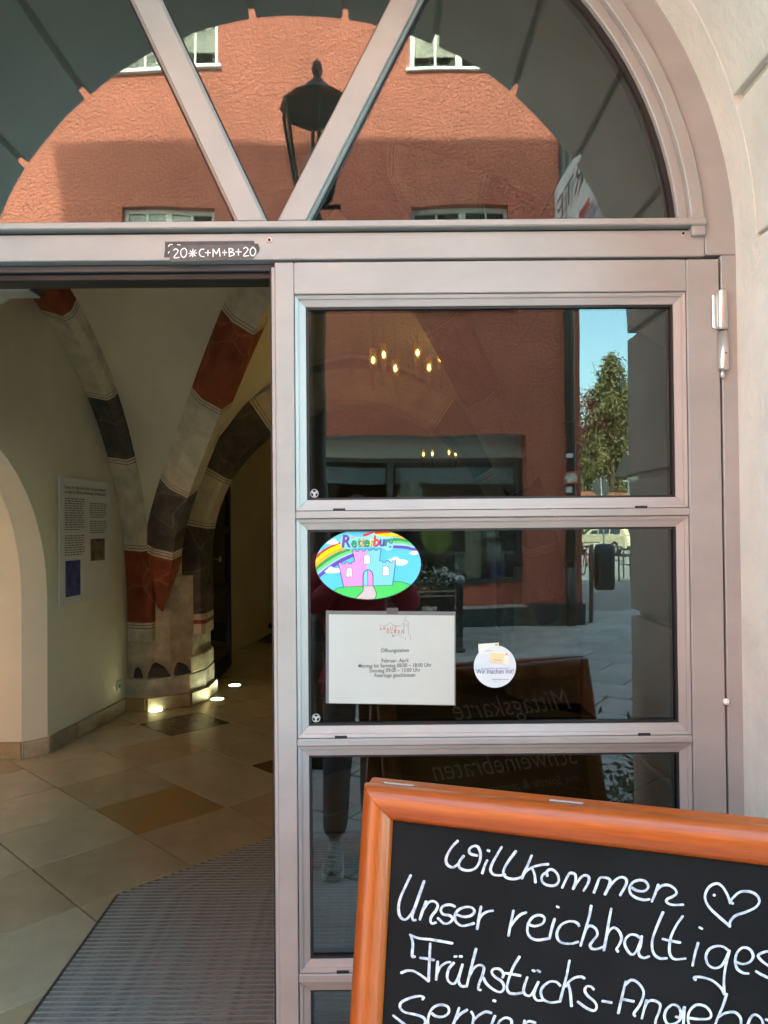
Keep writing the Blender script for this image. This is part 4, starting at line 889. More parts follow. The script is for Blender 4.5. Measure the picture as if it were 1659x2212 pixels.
OB = TL + U1 * WB - nh * 0.038 - Vector((0, 0, 0.003))
Pb = board(OB, -U1, E2b, NB_, WB, OB.z / E2b.z, 'rear_chalkboard')
for u_ in (0.055, 0.33):
    q = TL + U1 * u_ - nh * 0.020 + Vector((0, 0, -0.0045)); M = frame(q, U1, -nh)
    g = G().box(-0.022, 0.022, -0.007, 0.007, -0.002, 0.0005, M=M); g.tube([M @ Vector((-0.026, 0.0, 0.002)), M @ Vector((0.026, 0.0, 0.002))], 0.0022, 8); g.obj('hinge_leaf', mat('dull_hinge', (0.25, 0.24, 0.23), 0.4, 0.6), aboard)
# handwriting on the front, pen strokes as read off the panel
def onboard(px, py, h):
    d_ = ray(px, py); k_ = (TL - NN * 0.003 - CAM).dot(NN) / d_.dot(NN); return CAM + d_ * k_ + NN * h
CA, CB, CC, CDD = crop(960, 2060, 3.456), crop(1440, 2140, 3.456), crop(960, 2300, 3.456), crop(1440, 2300, 3.456)
W1 = [(CA, s) for s in ([(638, 145), (590, 195), (548, 265), (536, 315), (552, 355), (596, 373), (640, 345), (668, 300), (690, 275)], [(690, 275), (652, 325), (648, 365), (675, 390), (725, 401), (788, 383), (826, 325), (834, 255), (816, 202), (786, 188), (748, 205), (736, 238), (760, 262), (808, 272)], [(893, 312), (870, 360), (850, 425)], [(895, 226), (912, 233)], [(1018, 197), (975, 270), (932, 350), (922, 400), (948, 435), (1000, 443), (1048, 435)], [(1140, 234), (1090, 300), (1046, 370), (1032, 425), (1058, 460), (1110, 474), (1165, 466), (1192, 452)], [(1277, 270), (1240, 360), (1212, 420), (1192, 470)], [(1420, 346), (1370, 350), (1300, 366), (1242, 396), (1206, 432)], [(1276, 372), (1300, 430), (1310, 503)], [(1412, 448), (1402, 420), (1372, 440), (1362, 475), (1380, 510), (1425, 530), (1480, 527), (1510, 490), (1500, 435), (1465, 398), (1430, 392), (1402, 415)])]
W1 += [(CB, s) for s in ([(-119, 273), (-90, 210), (-58, 152), (-30, 146), (-4, 165), (-4, 215), (-25, 283)], [(-25, 283), (5, 235), (45, 182), (82, 165), (112, 185), (104, 235), (66, 298)], [(155, 315), (180, 250), (205, 190), (245, 184), (288, 198), (292, 235), (250, 330)], [(250, 330), (290, 262), (345, 202), (392, 181), (430, 196), (434, 240), (382, 337)], [(485, 273), (530, 298), (592, 300), (624, 265), (602, 220), (550, 206), (492, 226), (462, 275), (477, 328), (530, 363), (590, 377), (635, 371)], [(655, 392), (685, 320), (712, 245)], [(690, 300), (740, 256), (800, 250), (850, 280), (868, 318), (838, 346), (792, 368), (782, 395), (830, 419), (925, 418)], [(1332, 405), (1310, 340), (1270, 270), (1222, 236), (1162, 255), (1122, 310), (1116, 372), (1150, 440), (1220, 510), (1290, 570), (1330, 608)], [(1330, 608), (1332, 562), (1380, 511), (1470, 480), (1550, 440), (1583, 390), (1560, 336), (1500, 306), (1422, 306), (1367, 346), (1333, 390), (1355, 408)], [(1189, 333), (1197, 337)])]
W2 = [(CA, s) for s in ([(232, 442), (190, 530), (142, 640), (126, 730), (142, 800), (182, 825), (226, 790), (266, 720), (310, 600), (348, 492)], [(312, 600), (272, 710), (246, 790), (252, 828), (275, 828)], [(310, 825), (335, 750), (365, 667)], [(345, 730), (385, 677), (430, 666), (464, 695), (454, 740), (416, 790), (402, 830), (416, 858), (450, 850)], [(615, 712), (570, 696), (516, 706), (492, 740), (512, 778), (570, 790), (594, 818), (570, 848), (522, 858), (467, 812)], [(628, 782), (690, 800), (750, 790), (783, 755), (760, 722), (710, 716), (650, 736), (616, 782), (622, 840), (670, 877), (730, 870), (780, 856)], [(840, 712), (825, 790), (806, 905)], [(815, 832), (842, 790), (890, 757), (943, 747)], [(1120, 747), (1100, 840), (1076, 963)], [(1090, 890), (1130, 832), (1180, 782), (1230, 762)], [(1240, 862), (1300, 880), (1368, 860), (1388, 812), (1350, 786), (1290, 800), (1248, 858), (1241, 930), (1270, 980), (1330, 1000), (1420, 988)], [(1475, 817), (1450, 900), (1430, 990)], [(1494, 711), (1510, 718)])]
W2 += [(CB, s) for s in ([(28, 603), (14, 580), (-20, 564), (-70, 564), (-128, 594), (-162, 653), (-157, 713), (-118, 748), (-40, 755), (20, 738)], [(132, 427), (115, 520), (85, 620), (40, 773)], [(58, 715), (92, 622), (130, 601), (174, 630), (184, 680), (146, 730), (122, 770), (142, 799), (190, 799), (234, 781)], [(305, 452), (285, 560), (262, 700), (241, 813)], [(264, 692), (290, 640), (330, 616), (374, 650), (394, 710), (370, 770), (351, 800), (364, 823)], [(548, 702), (520, 682), (472, 676), (432, 710), (421, 760), (450, 820), (486, 848), (520, 820), (554, 742), (568, 690)], [(568, 690), (560, 770), (541, 820), (552, 860), (590, 877), (632, 863)], [(752, 482), (710, 580), (671, 680), (656, 760), (671, 838), (720, 879), (785, 880)], [(922, 517), (870, 590), (822, 690), (806, 790), (817, 858), (860, 889), (945, 882)], [(748, 713), (820, 730), (900, 744)], [(1055, 747), (1030, 830), (1006, 943)], [(1066, 613), (1089, 625)], [(1310, 808), (1270, 780), (1210, 775), (1150, 802), (1122, 860), (1137, 928), (1190, 963), (1250, 948), (1290, 890), (1325, 812)], [(1325, 812), (1302, 900), (1283, 1000), (1276, 1090), (1280, 1190)], [(1280, 1190), (1250, 1133), (1180, 1074), (1090, 1043), (1022, 1043), (1032, 1067)], [(1386, 913), (1440, 929), (1500, 910), (1529, 860), (1500, 802), (1440, 787), (1391, 830), (1374, 900), (1391, 968), (1440, 1004), (1490, 1010)], [(1700, 815), (1625, 825), (1572, 855), (1602, 900), (1660, 945), (1705, 1000), (1670, 1045), (1605, 1022), (1552, 990)])]
W3 = [(CC, s) for s in ([(225, 127), (300, 156), (420, 170), (593, 200)], [(233, 132), (250, 200), (245, 308), (270, 315)], [(400, 202), (395, 320), (386, 528)], [(386, 528), (340, 490), (262, 442), (202, 436), (150, 455)], [(315, 325), (370, 332), (433, 344)], [(465, 357), (460, 430), (452, 514)], [(458, 462), (490, 402), (540, 367), (575, 362)], [(605, 367), (562, 420), (547, 490), (570, 538), (612, 544), (650, 480), (680, 382)], [(680, 382), (656, 470), (647, 530), (672, 569), (718, 568)], [(610, 315), (629, 312)], [(655, 311), (675, 314)], [(797, 247), (770, 350), (740, 470), (716, 570)], [(735, 490), (780, 412), (830, 386), (864, 410), (850, 480), (822, 550), (816, 594), (838, 602)], [(1026, 495), (1034, 462), (1000, 422), (952, 420), (932, 450), (962, 490), (1020, 530), (1039, 580), (1010, 619), (950, 600), (890, 550), (860, 495)], [(1172, 314), (1120, 400), (1082, 500), (1064, 580), (1082, 624), (1130, 634), (1195, 625)], [(1050, 456), (1110, 465), (1180, 478)], [(1240, 492), (1216, 560), (1207, 610), (1226, 644), (1266, 648), (1300, 600), (1335, 532)], [(1335, 532), (1306, 600), (1297, 650), (1322, 689), (1375, 690)], [(1285, 431), (1304, 438)], [(1326, 431), (1350, 445)], [(1524, 565), (1490, 532), (1432, 530), (1377, 570), (1357, 620), (1377, 680), (1440, 708), (1520, 700)], [(1604, 347), (1580, 470), (1550, 590), (1521, 700)], [(1734, 500), (1700, 486), (1648, 495), (1599, 530), (1569, 570)], [(1591, 540), (1610, 620), (1621, 740)])]
W3 += [(CDD, s) for s in ([(155, 596), (130, 571), (92, 571), (77, 605), (102, 650), (160, 700), (179, 745), (155, 778), (90, 755), (16, 701)], [(228, 696), (308, 708)], [(430, 527), (400, 650), (366, 800)], [(420, 562), (470, 517), (520, 526), (570, 580), (584, 640), (550, 730), (502, 800), (510, 825)], [(410, 681), (500, 698)], [(610, 687), (590, 760), (569, 845)], [(586, 770), (620, 702), (670, 690), (724, 720), (720, 780), (692, 850), (686, 885)], [(862, 830), (895, 834), (904, 790), (880, 741), (830, 727), (781, 770), (764, 830), (790, 889), (850, 889), (900, 850), (935, 747)], [(940, 747), (930, 850), (925, 940)], [(970, 840), (1060, 850), (1150, 844), (1164, 800), (1120, 742), (1040, 727), (981, 780), (966, 850), (985, 910), (1040, 945)], [(1300, 632), (1270, 730), (1222, 840), (1196, 915)], [(1230, 832), (1290, 797), (1370, 791), (1419, 840), (1424, 915)], [(1480, 900), (1510, 832), (1550, 811), (1600, 850), (1619, 915)], [(1637, 851), (1690, 868)])]
W4 = [(CC, s) for s in ([(334, 685), (344, 666), (300, 656), (220, 675), (151, 710), (141, 755), (180, 795), (270, 815), (339, 840), (359, 880), (340, 915)], [(80, 823), (140, 870), (195, 912)], [(415, 806), (450, 830), (510, 834), (559, 800), (554, 750), (500, 731), (440, 746), (401, 790), (381, 860), (385, 925)], [(650, 757), (630, 820), (600, 900), (590, 935)], [(620, 860), (660, 812), (720, 773)], [(755, 791), (775, 830), (766, 900), (762, 930)], [(770, 870), (820, 821), (880, 791), (930, 800)], [(960, 826), (930, 900), (916, 935)], [(945, 692), (964, 698)], [(985, 915), (1000, 872), (1050, 842), (1099, 860), (1104, 915)], [(1215, 866), (1206, 930)], [(1210, 910), (1250, 872), (1310, 885)])]
MARK = mat('chalk_marker', (0.52, 0.54, 0.56), 0.5, var=(90, 0.5), col2=(0.20, 0.23, 0.30))
for W in (W1, W2, W3, W4):
    g = G()
    for i, (cf, pts) in enumerate(W): ribbon(g, pts, 22, lambda p, h, cf=cf: onboard(*cf(p.x, p.y), h), 0.0006 + 0.00006 * i)
    g.obj('chalk_writing', MARK, aboard)
# the rear panel carries the lunch card
MARK2 = mat('chalk_marker_thin', (0.62, 0.62, 0.62), 0.6)
for body, s_, u_, v_ in (('Mittagskarte', 0.090, 0.08, 0.155), ('Schweinebraten', 0.085, 0.08, 0.32), ('mit Spätzle & gemischtem Salat', 0.040, 0.09, 0.375), ('Kicherer', 0.085, 0.08, 0.50)):
    text('lunch_writing', body, s_, frame(Pb(u_, v_, -0.0022), -U1, E2b), MARK2, aboard, shear=0.35, bold=-0.0005, sx=0.9)
# ================================================================== the street behind the viewer (seen mirrored in the panes)
DR = 1.8 - YR                                      # mirrored distance of the red house front
ROUGH = mat('red_roughcast', (0.47, 0.152, 0.108), 0.9, var=(1.3, 0.16), bump=(27, 1.0, 0.058))
WHITEF = mat('white_window_frame', (0.72, 0.72, 0.69), 0.4)
DARKF = mat('anthracite_frame', (0.06, 0.065, 0.07), 0.4, 0.2)
PIPE = mat('dark_green_pipe', (0.035, 0.045, 0.045), 0.45, 0.2)
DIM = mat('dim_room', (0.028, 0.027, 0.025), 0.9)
red = thing('red_townhouse', 'brick red roughcast townhouse across the street mirrored in the glass', 'building', (0, YR, 0))
RX1 = mir(1251, 900, DR).x; RX0 = -13.0; RH = 10.9
def wallholes(x0, x1, z0, z1, holes, y):
    xs_ = sorted(set([x0, x1] + [h[0] for h in holes] + [h[1] for h in holes])); zs_ = sorted(set([z0, z1] + [h[2] for h in holes] + [h[3] for h in holes]))
    V = []; Fc = []
    for a, b in zip(xs_[:-1], xs_[1:]):
        for c, d_ in zip(zs_[:-1], zs_[1:]):
            mx_, mz_ = (a + b) / 2, (c + d_) / 2
            if any(h[0] < mx_ < h[1] and h[2] < mz_ < h[3] for h in holes): continue
            k = len(V); V += [(b, y, c), (a, y, c), (a, y, d_), (b, y, d_)]; Fc.append((k, k + 1, k + 2, k + 3))
    return V, Fc
sz = mir(600, 148, DR).z; lt = mir(900, 444, DR).z
ul = (mir(250, 150, DR).x, mir(475, 150, DR).x); ur = (mir(891, 145, DR).x, mir(1085, 145, DR).x)
ll = (mir(264, 470, DR).x, mir(463, 470, DR).x); lr = (mir(892, 470, DR).x, mir(1099, 470, DR).x)
wins = [(*ul, sz, sz + 1.55), (*ur, sz, sz + 1.55), (*ll, lt - 1.6, lt), (*lr, lt - 1.6, lt), (ul[0] - 3.6, ul[1] - 3.6, sz, sz + 1.55), (ll[0] - 3.6, ll[1] - 3.6, lt - 1.6, lt), ]
wins = [w_ for w_ in wins if w_[3] < RH - 0.1]
SX0, SX1, SZ0, SZ1 = -2.3, mir(1133, 1000, DR).x, 0.28, mir(1000, 941, DR).z
shop = (SX0, SX1, SZ0, SZ1)
V, Fc = wallholes(RX0, RX1, -0.1, RH, wins + [shop], YR)
link('front_wall', mesh(V, Fc), ROUGH, red)
g = G(); g.add([(RX1, YR, -.1), (RX1, YR, RH), (RX1, YR - 9, RH), (RX1, YR - 9, -.1)], [(0, 1, 2, 3)]).add([(RX0, YR, -.1), (RX0, YR, RH), (RX0, YR - 9, RH), (RX0, YR - 9, -.1)], [(3, 2, 1, 0)]).add([(RX0, YR - 9, -.1), (RX1, YR - 9, -.1), (RX1, YR - 9, RH), (RX0, YR - 9, RH)], [(0, 1, 2, 3)]); g.obj('side_wall', ROUGH, red)
G().add([(RX0 - .3, YR + .5, RH - .02), (RX1 + .3, YR + .5, RH - .02), (RX1 + .3, YR - 9.4, RH - .02), (RX0 - .3, YR - 9.4, RH - .02), (RX0 - .3, YR - 4.5, RH + 2.4), (RX1 + .3, YR - 4.5, RH + 2.4)], [(0, 1, 5, 4), (2, 3, 4, 5), (0, 4, 3), (1, 2, 5), (0, 3, 2, 1)]).obj('roof', MATS['roof_tiles'], red)
RD = 0.17
for (x0, x1, z0, z1) in wins:
    y0 = YR - RD
    g = G().add([(x0, YR, z0), (x1, YR, z0), (x1, YR, z1), (x0, YR, z1), (x0, y0, z0), (x1, y0, z0), (x1, y0, z1), (x0, y0, z1)], [(0, 1, 5, 4), (1, 2, 6, 5), (2, 3, 7, 6), (3, 0, 4, 7)]); g.obj('window_reveal', ROUGH, red)
    wn = G(); t_ = 0.07; yf = y0 + 0.03
    for a in ((x0, x0 + t_, z0, z1), (x1 - t_, x1, z0, z1), (x0 + t_, x1 - t_, z0, z0 + t_), (x0 + t_, x1 - t_, z1 - t_, z1)): wn.box(a[0], a[1], y0 - 0.03, yf, a[2], a[3])
    win = wn.obj('window', WHITEF, red, 0.004)
    xm = (x0 + x1) / 2; bx('mullion', xm - 0.05, xm + 0.05, y0 - 0.02, yf + 0.012, z0 + t_, z1 - t_, WHITEF, win, 0.004)
    for a, b in ((x0 + t_, xm - 0.05), (xm + 0.05, x1 - t_)):
        mm = (a + b) / 2; bx('glazing_bar', mm - 0.016, mm + 0.016, y0 - 0.015, yf - 0.012, z0 + t_, z1 - t_, WHITEF, win); bx('glazing_bar', a, b, y0 - 0.014, yf - 0.014, z0 + (z1 - z0) * 0.62, z0 + (z1 - z0) * 0.62 + 0.032, WHITEF, win)
        bx('pane', a, b, y0 - 0.010, y0 - 0.005, z0 + t_, z1 - t_, SHOPGLASS, win)
    bx('sill', x0 - 0.06, x1 + 0.06, YR - RD + 0.031, YR + 0.06, z0 - 0.06, z0 - 0.004, WHITEF, win, 0.006)
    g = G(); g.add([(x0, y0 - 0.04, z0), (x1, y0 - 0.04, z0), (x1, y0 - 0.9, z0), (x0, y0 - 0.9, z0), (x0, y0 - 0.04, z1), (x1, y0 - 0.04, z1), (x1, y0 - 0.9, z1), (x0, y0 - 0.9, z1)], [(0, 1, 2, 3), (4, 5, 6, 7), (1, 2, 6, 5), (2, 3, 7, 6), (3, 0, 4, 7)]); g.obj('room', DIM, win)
# shop front in its recess
x0, x1, z0, z1 = shop; y0 = YR - 0.42
SOF = mat('soffit_grey', (0.42, 0.42, 0.40), 0.8)
G().add([(x0, YR, z1), (x1, YR, z1), (x1, y0, z1), (x0, y0, z1)], [(0, 1, 2, 3)]).obj('soffit', SOF, red)
G().add([(x1, YR, z0), (x1, YR, z1), (x1, y0, z1), (x1, y0, z0)], [(0, 1, 2, 3)]).obj('shop_reveal', ROUGH, red); G().add([(x0, YR, z0), (x0, YR, z1), (x0, y0, z1), (x0, y0, z0)], [(0, 1, 2, 3)]).obj('shop_reveal', ROUGH, red)
G().add([(x0, YR, z0), (x1, YR, z0), (x1, y0, z0), (x0, y0, z0)], [(0, 1, 2, 3)]).obj('shop_sill', SOF, red)
zf = mir(900, 990, DR + 0.4).z; zfb = 0.62
bx('fascia', x0, x1, y0 - 0.05, y0, zf, z1, SOF, red)
bx('apron', x0, x1, y0 - 0.05, y0 - 0.01, z0, zfb, ROUGH, red)
sw = G()
xmid = mir(840, 1000, DR + 0.4).x
for a in ((x0, x0 + .08, zfb, zf), (x1 - .09, x1 - .002, zfb, zf), (x0 + .08, x1 - .09, zf - 0.07, zf), (x0 + .08, x1 - .09, zfb, zfb + 0.07), (xmid - .05, xmid + .05, zfb + 0.07, zf - 0.07)): sw.box(a[0], a[1], y0 - 0.04, y0 + 0.03, a[2], a[3])
shw = sw.obj('shop_window', DARKF, red, 0.004)
bx('pane', x0 + .08, xmid - .05, y0 - 0.012, y0 - 0.004, zfb + 0.07, zf - 0.07, SHOPGLASS, shw); bx('pane', xmid + .05, x1 - .09, y0 - 0.012, y0 - 0.004, zfb + 0.07, zf - 0.07, SHOPGLASS, shw)
DSH = mat('shop_dark', (0.05, 0.05, 0.05), 0.8)
g = G(); yb = y0 - 2.4; g.add([(x0, y0 - .05, zfb), (x1, y0 - .05, zfb), (x1, yb, zfb), (x0, yb, zfb), (x0, y0 - .05, zf), (x1, y0 - .05, zf), (x1, yb, zf), (x0, yb, zf)], [(0, 1, 2, 3), (4, 5, 6, 7), (1, 2, 6, 5), (2, 3, 7, 6), (3, 0, 4, 7)]); g.obj('shop_room', DSH, shw)
bx('blue_band', x0 + .1, xmid - .07, y0 - 0.10, y0 - 0.08, zf - 0.40, zf - 0.14, mat('band_blue', (0.30, 0.36, 0.46), 0.7), shw); bx('blue_band', xmid + .07, x1 - .12, y0 - 0.10, y0 - 0.08, zf - 0.40, zf - 0.14, mat('band_blue', (0.30, 0.36, 0.46), 0.7), shw)  # grey-blue bands added for the lighter stripe in the shop panes
def poster(nm, px0, px1, py0_, py1_, c, par=shw, off=0.06):
    a, b = mir(px0, py1_, DR + 0.42), mir(px1, py0_, DR + 0.42); bx(nm, a.x, b.x, y0 - off - 0.006, y0 - off, a.z, b.z, mat('poster_%.2f_%.2f_%.2f' % c, c, 0.7, var=(9, 0.35)), par)
poster('poster', 1010, 1040, 1125, 1250, (0.42, 0.40, 0.28)); poster('poster', 1046, 1075, 1130, 1160, (0.55, 0.55, 0.55)); poster('poster', 1050, 1080, 1170, 1190, (0.40, 0.40, 0.42)); poster('poster', 1062, 1090, 1215, 1250, (0.10, 0.09, 0.30)); poster('poster', 1048, 1086, 1195, 1212, (0.38, 0.36, 0.34)); poster('poster', 985, 1008, 1200, 1240, (0.28, 0.30, 0.33))
pc = mir(945, 1160, DR + 0.42); G().lathe([(0, 0), (0.26, 0), (0.26, 0.006), (0, 0.006)], (pc.x, y0 - 0.055, pc.z), 30, M=Matrix.Rotation(R(90), 4, 'X')).obj('round_decal', mat('olive_decal', (0.27, 0.29, 0.03), 0.6), shw)
pc = mir(886, 1062, DR + 0.42); G().lathe([(0, 0), (0.22, 0), (0.22, 0.006), (0, 0.006)], (pc.x, y0 - 0.055, pc.z - 0.05), 30, M=Matrix.Rotation(R(90), 4, 'X')).obj('round_decal', mat('pale_decal', (0.35, 0.38, 0.34), 0.6), shw)
bx('shelf', xmid + .2, x1 - .1, y0 - 0.5, y0 - 0.15, 1.1, 1.14, mat('shelf_grey', (0.3, 0.3, 0.3), 0.6), shw)
PL = mat('dark_plinth', (0.045, 0.055, 0.055), 0.5, var=(5, 0.4))
bx('plinth', x1 + 0.001, RX1 + 0.05, YR + 0.001, YR + 0.06, -0.05, 0.34, PL, red, 0.01); bx('plinth', RX0, x0 - 0.001, YR + 0.001, YR + 0.06, -0.05, 0.34, PL, red, 0.01); bx('plinth', x0, x1, YR - 0.02, YR + 0.02, -0.05, z0 - 0.002, PL, red, 0.01)
pp = mir(1224, 1000, DR); 
G().tube([(pp.x, YR + 0.085, 0.02), (pp.x, YR + 0.085, RH - 0.2)], 0.062, 14).obj('downpipe', PIPE, red, 0, True)
G().tube([(pp.x, YR + 0.10, 0.0), (pp.x, YR + 0.10, 0.9)], 0.078, 14).obj('downpipe_boot', PIPE, red, 0, True)
G().tube([(pp.x + 0.10, YR + 0.02, 0.0), (pp.x + 0.10, YR + 0.02, RH - 0.3)], 0.014, 8).obj('cable', mat('cable_grey', (0.35, 0.35, 0.33), 0.5), red, 0, True)
for z_ in (1.0, 3.1, 5.6, 8.0): bx('pipe_clip', pp.x - 0.075, pp.x + 0.075, YR + 0.001, YR + 0.155, z_, z_ + 0.035, PIPE, red)
def facesign(nm, lb, cat, px, py, wpx, hpx, c_out, c_in, lines, y_off=0.20):
    p = mir(px, py, DR - y_off); s_ = (DR - y_off) / F; w2, h2 = wpx * s_ / 2, hpx * s_ / 2
    t = thing(nm, lb, cat, p); bx('sign_plate', p.x - w2, p.x + w2, p.y - 0.004, p.y, p.z - h2, p.z + h2, flat('sg_%.2f%.2f' % (c_out[0], c_out[1]), c_out), t, 0.001)
    bx('sign_face', p.x - w2 + 0.022, p.x + w2 - 0.022, p.y + 0.0004, p.y + 0.002, p.z - h2 + 0.022, p.z + h2 - 0.022, flat('sg_%.2f%.2f_in' % (c_in[0], c_in[1]), c_in), t)
    bx('sign_clip', p.x - 0.02, p.x + 0.02, YR + 0.15, p.y - 0.0045, p.z - 0.02, p.z + 0.02, PIPE, t)
    for body, sz_, dx, dz in lines: text('sign_print', body, sz_, frame((p.x + dx, p.y + 0.0035, p.z + dz), (-1, 0, 0), (0, 0, 1)), TXT, t, align='CENTER', bold=0.001)
facesign('hydrant_sign', 'red edged white hydrant sign fixed to the dark downpipe', 'sign', 1230, 1031, 36, 28, (0.55, 0.05, 0.03), (0.70, 0.68, 0.62), (('H 150', 0.085, 0, 0.015), ('2,1    8', 0.07, 0, -0.07)))
facesign('white_pipe_label', 'small white label on the downpipe above the hydrant sign', 'label', 1226, 983, 16, 10, (0.6, 0.6, 0.6), (0.75, 0.75, 0.75), ())
facesign('round_pipe_label', 'small white label on the downpipe below the hydrant sign', 'label', 1226, 1058, 14, 14, (0.55, 0.55, 0.55), (0.72, 0.72, 0.72), ())

# -- street lamp with lantern
LPX, LPD = 687, 5.2
lp = mir(LPX, 900, LPD); LZ = mir(690, 452, LPD).z
IRON = mat('black_iron', (0.045, 0.038, 0.034), 0.45, 0.3)
lamp = thing('street_lamp', 'black iron street lamp with a tapering glazed lantern', 'street lamp', (lp.x, lp.y, 0))
G().lathe([(0.0, 0), (0.14, 0), (0.14, 0.1), (0.10, 0.2), (0.085, 0.7), (0.065, 0.75), (0.058, LZ - 0.15), (0.075, LZ - 0.13), (0.06, LZ - 0.08), (0.04, LZ - 0.02), (0.0, LZ - 0.02)], (lp.x, lp.y, 0), 18).obj('post', IRON, lamp, 0, True)
G().tube([(lp.x - 0.05, lp.y, LZ + 0.02), (lp.x + 0.17, lp.y, LZ + 0.02)], 0.016, 8).obj('ladder_bar', IRON, lamp)
def lq(r, z, rot=0.35): return [Vector((lp.x + r * math.cos(rot + k * math.pi / 3), lp.y + r * math.sin(rot + k * math.pi / 3), LZ + z)) for k in range(6)]
a, b = lq(0.13, 0.10), lq(0.245, 0.68)
for k in range(6):
    G().tube([a[k], b[k]], 0.013, 6).obj('lantern_bar', IRON, lamp)
    G().add([a[k] * .99 + Vector((lp.x, lp.y, LZ + .38)) * .01, a[(k + 1) % 6], b[(k + 1) % 6], b[k]], [(0, 1, 2, 3)]).obj('lantern_pane', glass('lantern_glass', 0.06, (0.86, 0.84, 0.80)), lamp)
    G().tube([b[k], b[(k + 1) % 6]], 0.015, 6).obj('lantern_rim', IRON, lamp); G().tube([a[k], a[(k + 1) % 6]], 0.013, 6).obj('lantern_rim', IRON, lamp)
    G().tube([Vector((lp.x, lp.y, LZ - 0.02)), a[k]], 0.010, 6).obj('lantern_arm', IRON, lamp)
G().lathe([(0.250, 0.695), (0.250, 0.705), (0.19, 0.745), (0.12, 0.785), (0.075, 0.84), (0.04, 0.875), (0.022, 0.90), (0.034, 0.92), (0.042, 0.96), (0.03, 1.0), (0.004, 1.03)], (lp.x, lp.y, LZ), 12).obj('lantern_roof', IRON, lamp, 0, True)
G().lathe([(0.0, 0.12), (0.05, 0.12), (0.05, 0.36), (0.03, 0.42), (0.0, 0.42)], (lp.x, lp.y, LZ), 12).obj('lamp_bulb', mat('frosted_bulb', (0.6, 0.6, 0.58), 0.4), lamp, 0, True)

# -- banner stretched across the street
bf = mir(1201, 412, 9.0); bn_y = -(5.2 - 1.8)
BXp, BZ1, BZ0 = bf.x, bf.z, bf.z - 1.15
ban = thing('street_banner', 'white fabric banner reading KONZERTE stretched across the street', 'banner', (BXp, (bf.y + bn_y) / 2, BZ0))
V = []; Fc = []; nx, nz = 24, 6
for i in range(nx + 1):
    for j in range(nz + 1):
        V.append((BXp + 0.03 * math.sin(i * 0.8) * (1 - j / nz), bf.y + (bn_y - bf.y) * i / nx, BZ0 + (BZ1 - BZ0) * j / nz))
for i in range(nx):
    for j in range(nz): k = i * (nz + 1) + j; Fc.append((k, k + 1, k + nz + 2, k + nz + 1))
o = link('banner_cloth', mesh(V, Fc), mat('banner_white', (0.74, 0.74, 0.73), 0.8), ban, True)
mo = o.modifiers.new('thickness', 'SOLIDIFY'); mo.thickness = 0.004; mo.offset = 0
text('banner_print', 'KONZERTE', 0.36, frame((BXp - 0.040, bn_y - 0.25, BZ0 + 0.66), (0, -1, 0), (0, 0, 1)), mat('banner_ink', (0.05, 0.05, 0.06), 0.7), ban, sx=(bn_y - bf.y - 0.5) / 1.85)
for f0, f1, h, c in ((0.1, 0.55, 0.36, (0.30, 0.29, 0.42)), (0.6, 0.7, 0.36, (0.45, 0.06, 0.05)), (0.72, 0.95, 0.36, (0.25, 0.25, 0.26)), (0.12, 0.9, 0.2, (0.3, 0.3, 0.31))):
    ya, yb_ = bn_y + (bf.y - bn_y) * f0, bn_y + (bf.y - bn_y) * f1; G().add([(BXp - 0.040, ya, BZ0 + h), (BXp - 0.040, yb_, BZ0 + h), (BXp - 0.040, yb_, BZ0 + h + 0.07), (BXp - 0.040, ya, BZ0 + h + 0.07)], [(0, 1, 2, 3)]).obj('print_bar', flat('bar_%.2f' % c[0], c), ban)
G().tube([(BXp, YR, BZ1 + 0.1), (BXp, bf.y, BZ1), (BXp, bn_y, BZ1), (BXp, YF, BZ1 + 0.15)], 0.006, 6).obj('rope', mat('rope', (0.3, 0.28, 0.24), 0.9), ban); G().tube([(BXp, YR, BZ0 - 0.05), (BXp, bf.y, BZ0), (BXp, bn_y, BZ0), (BXp, YF, BZ0 - 0.05)], 0.006, 6).obj('rope', MATS['rope'], ban)

# -- planter with ball-topped posts
PB = mirf(997, 1409)
def ballpost(x, y_, lb):
    t = thing('ball_post', lb, 'bollard', (x, y_, 0), group='ball topped posts around the planter')
    G().lathe([(0, 0), (0.07, 0), (0.07, 0.03), (0.045, 0.05), (0.045, 0.80), (0.055, 0.81), (0.03, 0.84)], (x, y_, 0), 14).obj('post', IRON, t, 0, True)
    G().lathe([(0.068 * math.sin(math.pi * i / 10) + 0.001, 0.90 - 0.068 * math.cos(math.pi * i / 10)) for i in range(11)], (x, y_, 0), 16).obj('ball', mat('ball_steel', (0.35, 0.35, 0.36), 0.25, 0.8), t, 0, True)
for i, lb in enumerate(('nearest ball-topped post of the row beside the planter', 'second ball-topped post of the row beside the planter', 'third ball-topped post of the row beside the planter', 'ball-topped post of the row nearest the shop window')):
    ballpost(PB.x - 0.06 * i - 0.005 * i, PB.y - 0.42 * i, lb)
pt = thing('planter_box', 'black metal planter box with white flowers in front of the shop window', 'planter', (PB.x - 0.75, PB.y - 0.3, 0))
px0, px1, py0_, py1_ = PB.x - 1.45, PB.x - 0.09, PB.y - 0.65, PB.y - 0.05
g = G(); g.box(px0, px1, py0_, py1_, 0.04, 0.66); g.obj('box', IRON, pt, 0.008)
for z_ in (0.70, 0.755): G().tube([(px0 - 0.05, py1_ + 0.02, z_), (px1 + 0.05, py1_ + 0.02, z_)], 0.012, 8).obj('rail', mat('rail_steel', (0.3, 0.3, 0.31), 0.3, 0.7), pt)
bx('sticker', px1 - 0.38, px1 - 0.2, py1_ + 0.0005, py1_ + 0.002, 0.42, 0.58, mat('old_sticker', (0.55, 0.52, 0.5), 0.6, var=(20, 0.5)), pt)
random.seed(11)
